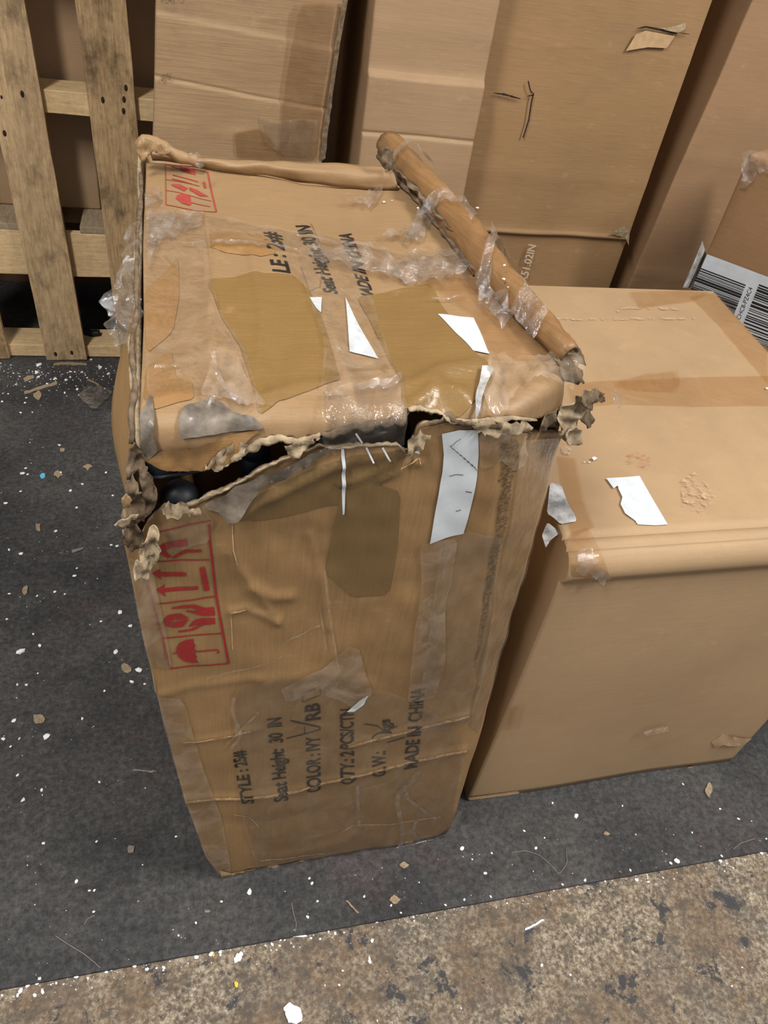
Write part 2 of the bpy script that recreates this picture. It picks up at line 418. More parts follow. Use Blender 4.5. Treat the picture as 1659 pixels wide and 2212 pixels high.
M['floor_mat'] = floor_mat(); M['floor_osb'] = floor_osb()

# ================================================================== the setting
def slab(name, x0, x1, y0, y1, z0, z1, mat, parent=None):
    v = [(x0, y0, z0), (x1, y0, z0), (x1, y1, z0), (x0, y1, z0), (x0, y0, z1), (x1, y0, z1), (x1, y1, z1), (x0, y1, z1)]
    f = [(3, 2, 1, 0), (4, 5, 6, 7), (0, 1, 5, 4), (1, 2, 6, 5), (2, 3, 7, 6), (3, 0, 4, 7)]
    return mesh(name, v, f, mat, parent, False)
fl = slab('floor', -4, 5, -4, 3.2, -.10, -.006, M['floor_osb']); fl['kind'] = 'structure'; fl['label'] = 'worn speckled tan floor with dark patches'
_a, _b = gp(0, 2137), gp(1659, 1837); _sl = (_b[1]-_a[1])/(_b[0]-_a[0])
def seamY(x): return _a[1] + _sl*(x - _a[0])
fm = slab('floor_dark', -4, 5, .532, 3.2, -.006, 0, M['floor_mat'])
for v in fm.data.vertices:
    if v.co.y < 1: v.co.y = seamY(v.co.x); fm['kind'] = 'structure'; fm['label'] = 'dark grey floor covering under the boxes'
wb = slab('wall_back', -4, 5, 3.05, 3.15, 0, 3.6, M['wall']); wb['kind'] = 'structure'; wb['label'] = 'brown wall behind the row of cartons'

# ================================================================== the torn carton in front
PA = gp(480, 1895); PB = gp(975, 1800); PTL = gp(275, 1130, .95)
NF = np.cross(PB - PA, PTL - PA); NF = _n(NF); NF = NF if NF[1] < 0 else -NF
TZ, TSL = 1.075, .045
NT = _n(np.array([0, -TSL, 1.0])); PT = np.array([0, .61, TZ])
def on_plane(x, y, P, n):
    d = ray(x, y); return CAM + d * (((P - CAM) @ n) / (d @ n))
C1 = on_plane(1112, 930, PA, NF); C2 = on_plane(982, 1760, PA, NF)
_ax = _n(C1 - C2)
def rot_about(v, k, a): return v*math.cos(a) + np.cross(k, v)*math.sin(a) + k*(k @ v)*(1-math.cos(a))
NC = rot_about(NF, _ax, math.radians(38)); NC = NC if NC[0] > 0 else rot_about(NF, _ax, math.radians(-38))
def seg_d(p, a, b):
    a = np.array(a, float); b = np.array(b, float); ab = b - a; t = max(0, min(1, ((p - a) @ ab) / (ab @ ab))); return np.linalg.norm(p - a - ab*t), t
RIDGES = []      # (polyline px, amp m, half width px)
def ridge(pts, amp, w): RIDGES.append(([np.array(p, float) for p in pts], amp, w))
# creases of the front panel
ridge([(400, 1724), (522, 1722), (636, 1707), (822, 1656), (1003, 1614)], .0035, 7)
ridge([(750, 1612), (880, 1578), (1010, 1540)], .003, 6)
ridge([(395, 1598), (484, 1589), (560, 1575)], .002, 6)
ridge([(410, 1775), (560, 1780), (700, 1750)], -.002, 16)
ridge([(505, 1135), (503, 1190), (515, 1225), (545, 1268), (590, 1290), (628, 1290)], .004, 12)
ridge([(545, 1268), (600, 1340)], .003, 10)
ridge([(498, 1320), (530, 1312), (600, 1345)], .003, 8)
ridge([(500, 1118), (560, 1080), (640, 1045), (735, 1000)], .005, 12)
ridge([(740, 995), (800, 985), (880, 960)], .004, 12)
ridge([(735, 1040), (760, 1035), (815, 1010), (850, 990)], .003, 9)
ridge([(905, 1000), (880, 990), (860, 1010), (820, 1030)], .003, 8)
ridge([(670, 1160), (690, 1240), (712, 1360)], .002, 10)
ridge([(1092, 960), (1075, 1100), (1050, 1300), (1030, 1460)], -.003, 9)
ridge([(330, 1500), (420, 1480), (560, 1462)], .002, 10)
ridge([(600, 1855), (720, 1825), (760, 1800)], .002, 10)
ridge([(560, 1470), (700, 1450), (800, 1480)], .002, 14)
# creases of the top panel
ridge([(440, 475), (470, 540), (450, 700), (460, 880)], .002, 10)
ridge([(545, 560), (565, 680), (560, 780), (600, 880)], .0025, 12)
ridge([(470, 535), (600, 545), (800, 575), (1000, 600)], .003, 10)
ridge([(560, 870), (660, 845), (780, 835), (860, 835)], .004, 12)
ridge([(700, 700), (740, 790), (760, 880)], .003, 14)
ridge([(860, 860), (950, 815), (1050, 800)], .007, 16)
ridge([(870, 890), (940, 845), (1010, 880)], .006, 14)
ridge([(860, 905), (930, 865), (1010, 860)], .005, 10)
ridge([(830, 740), (870, 850)], .003, 12)
ridge([(650, 480), (700, 560), (680, 640)], .002, 10)
ridge([(330, 800), (420, 770), (520, 760)], .002, 12)
ridge([(930, 640), (1000, 640), (1090, 660)], .003, 10)
ridge([(320, 880), (400, 850), (480, 870)], .003, 14)
def bulge(x, y):
    h = .006*noise.noise(Vector((x*.0065, y*.0065, 1.3))) + .0022*noise.noise(Vector((x*.02, y*.02, 4.4)))
    p = np.array([x, y])
    for pts, a, w in RIDGES:
        xs = [q[0] for q in pts]; ys = [q[1] for q in pts]
        if x < min(xs)-3*w or x > max(xs)+3*w or y < min(ys)-3*w or y > max(ys)+3*w: continue
        d = min(seg_d(p, pts[i], pts[i+1])[0] for i in range(len(pts)-1))
        h += a * math.exp(-(d/w)**2)
    return h
KS = 90.0
_cache = {}
def S(x, y, off=0.0):
    """visible skin of the torn carton: front panel, crushed right corner and top, met with soft edges"""
    key = (round(x, 2), round(y, 2))
    if key in _cache: p, n_ = _cache[key]
    else:
        d = ray(x, y); ts = []; ns = (NF, NT, NC)
        for P, n in ((PA, NF), (PT, NT), (C1, NC)):
            dn = d @ n; ts.append(((P - CAM) @ n)/dn if dn < -1e-4 else -9)
        mx = max(ts); w = [math.exp(KS*(t - mx)) for t in ts]; s_ = sum(w); t = mx + math.log(s_)/KS - math.log(1)/KS
        n_ = _n(sum(wi*ni for wi, ni in zip(w, ns)))
        p = CAM + d*t + n_*bulge(x, y); _cache[key] = (p, n_)
    q = p + n_*off
    if q[2] < .003: q = np.array([q[0], q[1], .003])
    return q
BOX = thing('torn_carton', 'tall battered cardboard carton with torn open top, red icons and clear tape', 'box', tuple((PA+PB)/2 + np.array([0, .3, 0])))
front_left = [(480, 1895), (445, 1850), (400, 1725), (355, 1560), (325, 1440), (290, 1280), (264, 1155)]
front_right = [(975, 1785), (988, 1740), (1022, 1620), (1072, 1450), (1130, 1240), (1185, 1050), (1218, 935)]
front_bot = [(480, 1895), (505, 1903), (560, 1897), (650, 1875), (750, 1852), (850, 1832), (930, 1815), (975, 1785)]
tear_low = [(264, 1155), (300, 1165), (328, 1122), (350, 1098), (400, 1096), (430, 1086), (500, 1050), (560, 1010), (640, 975), (690, 962), (720, 966), (780, 962), (830, 956), (858, 953), (876, 968), (888, 972), (894, 940), (905, 914), (960, 905), (1010, 915), (1080, 925), (1140, 930), (1218, 935)]
tear_low_j = sorted(jag(tear_low, 9, 2.0, 3))
V, F = coons(front_bot, tear_low_j, front_left, front_right, 190, 180, S, 0.0, True)
FRONT = mesh('front_panel', V, F, [M['kraft_main'], M['torn']], BOX, True, .005, -1); FRONT.modifiers[0].material_offset_rim = 1
top_front = [(306, 985), (320, 1000), (360, 1010), (400, 1012), (440, 1005), (500, 990), (522, 968), (560, 945), (600, 935), (640, 942), (690, 932), (720, 925), (760, 915), (830, 905), (870, 895), (900, 890), (940, 892), (985, 905), (1040, 905), (1100, 900), (1150, 905), (1205, 890)]
top_left = [(306, 985), (303, 900), (311, 700), (310, 560), (312, 450), (316, 352)]
top_right = [(1205, 890), (1212, 805), (1140, 712), (1040, 596), (965, 512), (905, 452), (862, 412)]
top_back = [(316, 352), (450, 366), (650, 400), (862, 412)]
V, F = coons(sorted(jag(top_front, 9, 2.0, 4)), top_back, top_left, top_right, 180, 130, lambda x, y, o: S(x, y, o + .004), 0.0, True)
TOP = mesh('top_panel', V, F, [M['kraft_top'], M['torn']], BOX, True, .005, -1); TOP.modifiers[0].material_offset_rim = 1
# hidden walls of the carton
TBL = S(306, 330); TBR = S(858, 372); TFL = S(300, 990); TFR = S(1216, 880)
BBL = np.array([PA[0]+.01, 1.24, .003]); BBR = np.array([PB[0]-.02, 1.24, .003])
def wallgrid(name, p00, p10, p11, p01, nu, nv, disp, mat, solid=.005):
    V = []; F = []
    for j in range(nv+1):
        v = j/nv
        for i in range(nu+1):
            u = i/nu; V.append((1-u)*(1-v)*p00 + u*(1-v)*p10 + u*v*p11 + (1-u)*v*p01 + disp(u, v))
    F = [(j*(nu+1)+i, j*(nu+1)+i+1, (j+1)*(nu+1)+i+1, (j+1)*(nu+1)+i) for j in range(nv) for i in range(nu)]
    o = mesh(name, V, F, [mat, M['torn']], BOX, True, solid, -1); o.modifiers[0].material_offset_rim = 1
    return o
z3 = np.zeros(3)
PAz = PA + np.array([0, .004, .003])
# left wall: bulges out below its torn rim
def left_disp(u, v):
    b = -.040*math.exp(-((v-.91)/.075)**2)*(1 - max(0, (v-.91)/.09)**2)*(.22 + .78*math.exp(-((u-.70)/.27)**2))
    rimj = .006*noise.noise(Vector((u*30, 3, 2))) if v > .97 else 0
    return np.array([b + .004*noise.noise(Vector((u*4, v*5, 9))), 0, rimj])
LTF = TFL + np.array([-.004, .0, -.015]); LTB = TBL + np.array([-.004, 0, .012])
LEFT = wallgrid('left_panel', BBL, PAz, LTF, LTB, 50, 60, left_disp, M['kraft_main'])
RIGHT = wallgrid('right_panel', np.array(S(978, 1775)) + np.array([0, .003, 0]), BBR, TBR + np.array([.012, 0, -.01]), S(1218, 900) + np.array([0, .003, 0]), 10, 20, lambda u, v: z3, M['kraft_main'])
BACK = wallgrid('back_panel', BBR, BBL, TBL + np.array([0, .004, 0]), TBR + np.array([0, .004, 0]), 12, 12, lambda u, v: z3, M['kraft_main'])
wallgrid('bottom_panel', PAz, np.array(S(975, 1790)) + np.array([0, .004, 0]), BBR, BBL, 4, 4, lambda u, v: z3, M['kraft_in'], .002)

# ---- red handling icons
def c8(pts): return [(x/3.072 + 260, y/3.072 + 1080) for x, y in pts]
def c4(pts): return [(x/3.19 + 240, y/3.19 + 280) for x, y in pts]
def c1(pts): return [(x/2.37 + 400, y/2.37 + 1420) for x, y in pts]
def ln(pts, w, c): return strokes_poly(c(pts), w)
icons = [ln([(158, 478), (215, 680), (280, 908), (326, 1108)], 4.2, c8), ln([(588, 150), (592, 260), (637, 650), (680, 877), (717, 1080)], 4.8, c8),
         ln([(324, 1106), (718, 1079)], 2.6, c8), ln([(284, 908), (680, 877)], 2.2, c8), ln([(218, 681), (638, 650)], 2.4, c8), ln([(215, 414), (400, 402), (592, 393)], 2.4, c8),
         ln([(235, 222), (340, 190), (520, 145), (600, 128)], 2.6, c8)]
FRAME = multi('icon_frame', icons, S, M['ink_red'], FRONT, .0008); FRAME['label'] = 'red printed frame around the handling icons'
umb = c8([(372, 995), (376, 965), (398, 938), (438, 921), (487, 915), (482, 938), (497, 955), (488, 975), (502, 995), (492, 1015), (508, 1032), (496, 1046), (516, 1073), (468, 1074), (420, 1062), (385, 1032)])
o = multi('umbrella_icon', [umb, ln([(500, 997), (560, 993), (640, 988), (653, 995), (650, 1006), (638, 1007)], 2.6, c8), ln([(346, 1008), (374, 1005)], 2.4, c8)], S, M['ink_red'], FRONT, .0008)
o['label'] = 'red umbrella symbol'
cube = [c8([(280, 797), (312, 753), (388, 744), (358, 787)]), c8([(397, 744), (455, 782), (368, 788)]), c8([(362, 797), (455, 790), (415, 836), (337, 838)]), c8([(282, 803), (352, 796), (328, 834), (304, 828)]),
        c8([(340, 705), (420, 695), (490, 692), (560, 718), (622, 715), (628, 765), (545, 768), (490, 752), (435, 735), (440, 727), (500, 737), (518, 741), (480, 714), (345, 714)]),
        c8([(385, 872), (490, 862), (555, 825), (628, 815), (626, 778), (545, 782), (490, 800), (455, 835), (468, 840), (525, 817), (513, 832), (470, 853), (385, 860)])]
o = multi('hands_icon', cube, S, M['ink_red'], FRONT, .0008); o['label'] = 'red symbol of two hands holding a carton'
arr = [c8([(210, 497), (268, 462), (264, 485), (436, 485), (438, 510), (266, 513), (275, 535)]), c8([(236, 595), (295, 562), (291, 584), (514, 575), (518, 597), (293, 606), (300, 634)]), c8([(525, 448), (560, 443), (592, 610), (558, 615)])]
o = multi('arrows_icon', arr, S, M['ink_red'], FRONT, .0008); o['label'] = 'red this-side-up arrows'
gls = [c8([(225, 332), (300, 288), (438, 252), (446, 302), (336, 316), (300, 340)]), c8([(236, 345), (300, 345), (345, 380), (320, 388)]), c8([(342, 385), (430, 332), (535, 322), (538, 338), (440, 350), (372, 390)])]
o = multi('goblet_icon', gls, S, M['ink_red'], FRONT, .0008); o['label'] = 'red fragile glass symbol, creased'
def S4(x, y, o): return S(x, y, o + .004)
tic = [ln([(375, 245), (380, 540)], 1.6, c4), ln([(380, 540), (550, 562), (725, 583)], 1.4, c4), ln([(665, 300), (690, 420), (726, 583)], 3.2, c4), ln([(380, 430), (692, 500)], 1, c4), ln([(378, 355), (610, 400)], 1, c4), ln([(378, 250), (664, 302)], 1.2, c4)]
o = multi('icon_frame', tic, S4, M['ink_red_faded'], TOP, .0008)
o = multi('umbrella_icon', [c4([(445, 490), (460, 465), (500, 458), (545, 470), (553, 525), (540, 535), (490, 522)]), ln([(553, 512), (685, 540)], 1.2, c4)], S4, M['ink_red_faded'], TOP, .0008)
o = multi('hands_icon', [c4([(412, 390), (470, 392), (530, 418), (505, 440), (430, 405)]), c4([(540, 412), (590, 425), (672, 467), (612, 466), (540, 430)])], S4, M['ink_red_faded'], TOP, .0008)
o = multi('arrows_icon', [c4([(632, 370), (650, 372), (656, 412), (640, 410)]), ln([(425, 325), (600, 372)], 1.8, c4), ln([(420, 352), (560, 388)], 1.8, c4)], S4, M['ink_red_faded'], TOP, .0008)
o = multi('goblet_icon', [c4([(470, 275), (530, 270), (585, 298), (582, 325), (520, 312)]), ln([(415, 262), (560, 315)], 1.2, c4)], S4, M['ink_red_faded'], TOP, .0008)

# ---- black printed text
def tx(s, a, b, up, **k):
    A_, B_ = c1([a, b]); return text_on('printed_text', s, A_, B_, (up[0]/2.37, up[1]/2.37), S, M['ink_black'], FRONT, .0008, **k)
tx('STYLE : 25#', (352, 745), (302, 472), (-62, 8))
tx('Seat Height:  30  IN', (525, 728), (490, 305), (-70, 8))
tx('COLOR : IVY', (693, 688), (690, 408), (-70, 7))
tx('RB', (692, 318), (686, 228), (-76, 6))
tx('QTY.: 2 PCS/CTN', (862, 640), (862, 262), (-68, 6))
tx('G .W.:', (1022, 597), (1024, 478), (-68, 6))
tx('kgs', (1054, 385), (1048, 318), (-55, 6))
tx('MADE IN CHINA', (1184, 560), (1228, 155), (-68, 8))
o = multi('printed_text', [ln([(598, 172), (690, 145)], 1.4, c1), ln([(690, 145), (691, 186)], 1.4, c1), ln([(691, 186), (600, 222)], 1.4, c1), ln([(600, 222), (598, 172)], 1.4, c1)], S, M['ink_black'], FRONT, .0008)
for pts, w in (([(520, 418), (610, 396), (688, 372), (690, 352)], 2.2), ([(538, 320), (600, 335), (690, 358), (690, 372)], 3.4), ([(612, 352), (612, 394)], 1.6),
               ([(990, 432), (962, 425), (958, 408), (985, 392), (1015, 380), (1060, 362), (1088, 352)], 2.2), ([(918, 344), (985, 354), (1030, 385)], 2.0), ([(1036, 436), (1080, 424), (1124, 408)], 2.0)):
    o = multi('pen_mark', [ln(pts, w, c1)], S, M['ink_pen'], FRONT, .0009)
text_on('printed_text', 'LE : 25#', (626, 600), (602, 512), (-37, -3), S4, M['ink_black'], TOP, .0008)
text_on('printed_text', 'Seat Height: 30 IN', (729, 646), (668, 496), (-30, -4), S4, M['ink_black'], TOP, .0008)
text_on('printed_text', 'MADE IN CHINA', (812, 655), (757, 512), (-28, -4), S4, M['ink_black'], TOP, .0008)
o = multi('printed_text', [strokes_poly([(650, 585), (668, 640), (690, 632), (700, 560), (672, 488)], 2.0)], S4, M['kraft_in'], TOP, .0007)

# ---- olive and amber tape, grey torn tape
sheet('olive_tape', [(448, 612), (545, 600), (632, 604), (668, 640), (690, 690), (715, 770), (735, 835), (690, 850), (600, 880), (560, 900), (545, 830), (520, 760), (480, 700)], S4, M['olive'], TOP, .0012)
sheet('olive_tape', [(770, 648), (860, 628), (925, 618), (950, 660), (985, 715), (1020, 770), (1062, 822), (1052, 850), (1010, 885), (985, 900), (900, 892), (866, 893), (860, 830), (830, 760), (800, 700)], S4, M['olive'], TOP, .0012)
sheet('amber_tape', [(312, 640), (362, 590), (385, 560), (388, 640), (375, 720), (318, 770)], S4, M['amber'], TOP, .0010)
sheet('amber_tape', [(318, 800), (370, 760), (380, 820), (415, 830), (420, 870), (330, 895), (312, 870)], S4, M['amber'], TOP, .0010)
sheet('amber_tape', [(318, 985), (350, 965), (430, 950), (520, 930), (560, 925), (520, 955), (505, 985), (440, 1004), (380, 1010), (335, 1000)], S4, M['amber'], TOP, .0014, amp=.004, seed=3)
sheet('amber_tape', [(455, 500), (580, 520), (596, 560), (560, 565), (456, 545)], S4, M['amber'], TOP, .0008)
sheet('torn_grey_patch', [(385, 915), (395, 893), (425, 878), (450, 870), (480, 880), (505, 897), (545, 903), (567, 920), (530, 925), (460, 932), (390, 938)], S4, M['grey_paper'], TOP, .002, amp=.003, seed=5)
sheet('torn_grey_patch', [(303, 905), (318, 885), (328, 870), (335, 905), (330, 935), (340, 960), (320, 985), (305, 975)], S4, M['grey_paper'], TOP, .003, amp=.006, seed=6)
sheet('torn_grey_patch', [(432, 1090), (500, 1048), (560, 1015), (640, 985), (700, 958), (715, 966), (680, 990), (620, 1020), (560, 1045), (548, 1060), (530, 1085), (510, 1108), (490, 1115), (468, 1098)], S, M['grey_paper'], FRONT, .004, amp=.004, seed=7)
sheet('olive_tape', [(500, 1112), (560, 1062), (640, 1025), (740, 985), (880, 960), (870, 985), (860, 1010), (800, 1060), (740, 1085), (640, 1110), (560, 1125)], S, M['olive_front'], FRONT, .0008)
sheet('olive_tape', [(735, 1060), (800, 1040), (862, 1055), (856, 1180), (838, 1280), (760, 1290), (705, 1240), (720, 1150)], S, M['olive_front'], FRONT, .0009)
# ---- white label strips
sheet('label_strip', [(668, 654), (694, 655), (692, 690), (682, 678)], S4, M['label'], TOP, .0018)
sheet('label_strip', [(745, 653), (763, 690), (790, 738), (817, 779), (754, 769), (750, 710)], S4, M['label'], TOP, .0018)
sheet('label_strip', [(944, 685), (982, 692), (1020, 698), (1036, 738), (1054, 778), (1018, 772), (985, 736)], S4, M['label'], TOP, .0018)
LBL = sheet('label_strip', [(953, 934), (990, 926), (1033, 930), (1034, 985), (1030, 1030), (1018, 1095), (1003, 1158), (965, 1165), (928, 1174), (942, 1095), (955, 1020), (958, 980)], S, M['label'], FRONT, .0018)
LBL['label'] = 'long white paper label strip with a pen zigzag'
rz = random.Random(2); zz = []
for i in range(15):
    t = i/14; zz.append((972 + 58*t + (4+5*t)*(1 if i % 2 else -1)*.5, 962 + 52*t + (5+6*t)*(1 if i % 2 else -1)*.6))
for pts, w in ((zz, 1.1), ([(972, 962), (985, 950), (994, 945)], .9), ([(970, 1028), (985, 1024), (1000, 1025)], 1.2), ([(1005, 1060), (1018, 1062)], 1.6), ([(985, 1105), (996, 1102)], 1.2)):
    multi('pen_mark', [strokes_poly(pts, w)], S, M['ink_pen'], LBL, .0026)
sheet('label_strip', [(877, 950), (893, 946), (905, 975), (895, 972)], S, M['label'], FRONT, .003)
# dark smudges along the right corner
sheet('dirt_smudge', [(1072, 960), (1112, 945), (1122, 960), (1118, 1010), (1095, 1050), (1075, 1040), (1085, 1000)], S, M['scuff_dark'], FRONT, .0009)
sheet('dirt_smudge', [(1085, 1030), (1103, 1030), (1098, 1110), (1080, 1200), (1056, 1320), (1030, 1445), (1022, 1440), (1045, 1300), (1068, 1180)], S, M['scuff_dark'], FRONT, .0009)
sheet('dirt_smudge', [(690, 1050), (760, 1035), (762, 1075), (700, 1090)], S, M['scuff_dark'], FRONT, .0007)
# ---- clear tape on the front panel
sheet('clear_tape', [(955, 1170), (1012, 1150), (1085, 1160), (1070, 1290), (1045, 1450), (1010, 1560), (900, 1580), (915, 1420), (935, 1290)], S, M['tape_clear'], FRONT, .0024, amp=.002, freq=.02, seed=11)
sheet('clear_tape', [(606, 1482), (650, 1456), (700, 1438), (752, 1392), (776, 1400), (788, 1450), (806, 1496), (768, 1530), (738, 1512), (690, 1496), (616, 1510)], S, M['tape_milky'], FRONT, .0024, amp=.002, freq=.02, seed=12)
sheet('clear_tape', [(905, 1170), (990, 1165), (975, 1260), (960, 1300), (960, 1420), (940, 1500), (880, 1520), (890, 1380), (910, 1260)], S, M['tape_milky'], FRONT, .0028, amp=.002, freq=.02, seed=13)
sheet('clear_tape', [(320, 1400), (335, 1495), (395, 1505), (440, 1660), (480, 1770), (500, 1880), (478, 1890), (442, 1845), (398, 1720), (352, 1560)], S, M['tape_milky'], FRONT, .0018, amp=.001, seed=14)
sheet('clear_tape', [(276, 1200), (330, 1235), (352, 1330), (372, 1440), (322, 1432), (292, 1300)], S, M['tape_milky'], FRONT, .0018, seed=15)
sheet('clear_tape', [(500, 1480), (640, 1450), (860, 1500), (985, 1560), (1000, 1640), (975, 1780), (930, 1812), (830, 1834), (640, 1870), (560, 1890), (520, 1760)], S, M['tape_clear'], FRONT, .0022, amp=.0016, freq=.016, seed=16)
sheet('clear_tape', [(345, 1130), (440, 1095), (462, 1120), (450, 1160), (400, 1180), (360, 1190)], S, M['tape_clear'], FRONT, .003, amp=.003, freq=.05, seed=17)
sheet('clear_tape', [(1120, 950), (1212, 945), (1180, 1060), (1130, 1235), (1075, 1440), (1030, 1580), (1010, 1560), (1060, 1330), (1100, 1120)], S, M['tape_clear'], FRONT, .002, amp=.002, freq=.03, seed=18)
sheet('clear_tape', [(1030, 930), (1130, 930), (1125, 1000), (1100, 1010), (1080, 990), (1035, 1010)], S, M['tape_milky'], FRONT, .004, amp=.006, freq=.05, seed=19)
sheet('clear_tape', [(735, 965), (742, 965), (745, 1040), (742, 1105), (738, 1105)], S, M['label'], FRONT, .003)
for a, b in (((788, 958), (802, 985)), ((822, 956), (838, 982)), ((766, 930), (780, 950))): sheet('painted_glint', strokes_poly([a, b], 4), S, M['label'], FRONT, .006)  # highlights painted as opaque white strokes above the tear
# wavy clear film trails low on the front
for pts, w in (([(905, 1660), (880, 1690), (855, 1715), (862, 1760), (870, 1800), (855, 1832)], 12), ([(872, 1690), (880, 1720), (915, 1745), (940, 1762)], 9), ([(900, 1760), (890, 1790), (905, 1815)], 8), ([(770, 1690), (775, 1780)], 9), ([(505, 1500), (500, 1530), (520, 1580), (500, 1610)], 9), ([(490, 1600), (560, 1535)], 5), ([(700, 1230), (712, 1330), (730, 1440)], 6), ([(690, 1310), (705, 1400)], 4), ([(610, 1385), (690, 1350)], 4), ([(445, 1460), (560, 1430), (610, 1415)], 4)):
    sheet('film_trail', strokes_poly(resample(pts, 14), w*.8), S, M['wrap_thin'], FRONT, .003, amp=.002, freq=.06, seed=int(w*7))
sheet('film_trail', [(835, 1840), (900, 1815), (960, 1795), (975, 1770), (985, 1740), (992, 1750), (982, 1785), (940, 1815), (880, 1835)], S, M['wrap'], FRONT, .004, amp=.003, freq=.05, seed=31)
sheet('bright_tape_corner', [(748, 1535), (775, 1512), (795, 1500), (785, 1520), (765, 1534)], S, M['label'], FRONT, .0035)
# worn bottom edge
sheet('worn_edge', [(474, 1876), (500, 1884), (560, 1878), (650, 1858), (648, 1868), (562, 1899), (505, 1905), (480, 1897)], S, M['tan_edge'], FRONT, .003)

for pts, w in (([(400, 1724), (522, 1722), (636, 1707), (822, 1656), (1003, 1614)], 5), ([(750, 1612), (880, 1578), (1010, 1540)], 4.5), ([(395, 1598), (484, 1589), (540, 1578)], 2.5), ([(505, 1760), (540, 1768), (560, 1790)], 2), ([(498, 1322), (500, 1345), (502, 1400)], 2), ([(498, 1320), (530, 1313)], 3), ([(500, 1120), (503, 1180), (512, 1215)], 2.5), ([(740, 1795), (760, 1782), (860, 1775), (950, 1760)], 2), ([(560, 1862), (640, 1850), (700, 1842)], 2.5), ([(860, 1005), (905, 985), (906, 998)], 3)):
    P_ = resample(pts, max(6, int(poly_len(pts)[-1]/12))); sheet('worn_crease', strokes_poly([(p[0], p[1] + 1.5*noise.noise(Vector((i*.7, pts[0][0], 2)))) for i, p in enumerate(P_)], w), S, M['crease'], FRONT, .0007, r=8)
# ---- clear tape on the top panel
sheet('clear_tape', [(440, 470), (560, 500), (700, 515), (860, 560), (1000, 590), (1010, 620), (900, 605), (720, 575), (560, 545), (450, 538)], S4, M['tape_clear'], TOP, .003, amp=.003, freq=.02, seed=21)
sheet('clear_tape', [(312, 470), (440, 480), (455, 620), (480, 700), (530, 760), (560, 880), (520, 905), (400, 860), (320, 880), (312, 640)], S4, M['tape_clear'], TOP, .0028, amp=.003, freq=.02, seed=22)
sheet('clear_tape', [(600, 560), (760, 575), (800, 640), (830, 740), (870, 900), (720, 925), (690, 860), (700, 760), (660, 640)], S4, M['tape_clear'], TOP, .0032, amp=.004, freq=.02, seed=23)
sheet('clear_tape', [(900, 600), (1040, 610), (1140, 730), (1190, 790), (1060, 790), (1020, 690), (930, 630)], S4, M['tape_brown'], TOP, .0024, amp=.003, freq=.02, seed=24)
sheet('clear_tape', [(690, 870), (860, 830), (866, 900), (865, 945), (715, 965), (690, 935)], S, M['tape_clear'], TOP, .012, amp=.003, freq=.03, seed=25)
sheet('clear_tape', [(470, 770), (510, 780), (545, 850), (575, 890), (500, 880), (430, 870)], S4, M['tape_milky'], TOP, .0036, amp=.006, freq=.05, seed=26)
for i, c in enumerate(([(318, 545), (350, 500), (375, 470), (385, 485), (345, 540), (320, 600)], [(312, 430), (345, 418), (352, 440), (330, 465), (315, 460)], [(318, 470), (440, 470), (436, 500), (330, 545), (316, 540)])):
    sheet('film_scrap', c, S4, M['wrap'], TOP, .004, amp=.008, freq=.05, seed=40+i, r=10)
for i, (pts, w) in enumerate((([(460, 785), (470, 830), (500, 870), (520, 885)], 10), ([(385, 540), (520, 543), (640, 560)], 4), ([(640, 525), (740, 545), (830, 552)], 6), ([(335, 815), (390, 800), (420, 790)], 4), ([(520, 880), (490, 850), (450, 890)], 6), ([(930, 660), (960, 660), (1000, 655)], 3), ([(725, 770), (740, 810), (800, 805), (830, 800)], 8), ([(700, 870), (745, 868)], 6), ([(770, 855), (860, 845)], 14))):
    sheet('film_trail', strokes_poly(resample(pts, 12), w), S4, M['wrap'], TOP, .006, amp=.004, freq=.06, seed=50+i, r=10)
# crumpled wrap across the top
for i, c in enumerate(([(655, 560), (720, 555), (800, 570), (860, 590), (880, 620), (820, 610), (740, 600), (670, 585)], [(835, 600), (870, 570), (920, 555), (980, 560), (1040, 580), (1065, 600), (1020, 610), (950, 625), (890, 625), (850, 622)], [(820, 530), (860, 515), (900, 500), (910, 478), (940, 480), (920, 510), (905, 545), (870, 540), (830, 538)], [(745, 450), (790, 440), (815, 405), (835, 375), (850, 380), (830, 420), (800, 465), (775, 460)])):
    sheet('crumpled_wrap', jag(c, 10, 3, 60+i, True), S4, M['wrap'], TOP, .006, amp=.009, freq=.035, seed=60+i, r=6)
# milky film over the right-hand corner
sheet('film_patch', [(1045, 785), (1110, 790), (1180, 785), (1230, 790), (1245, 810), (1215, 835), (1150, 835), (1110, 860), (1085, 890), (1060, 895), (1030, 870), (1050, 820)], S4, M['tape_milky'], TOP, .006, amp=.007, freq=.04, seed=70, jagamp=2)
sheet('torn_white_edge', [(1035, 815), (1062, 815), (1045, 850), (1030, 885), (1018, 905), (1017, 880), (1030, 845)], S4, M['label_dirty'], TOP, .005, amp=.004, seed=71)

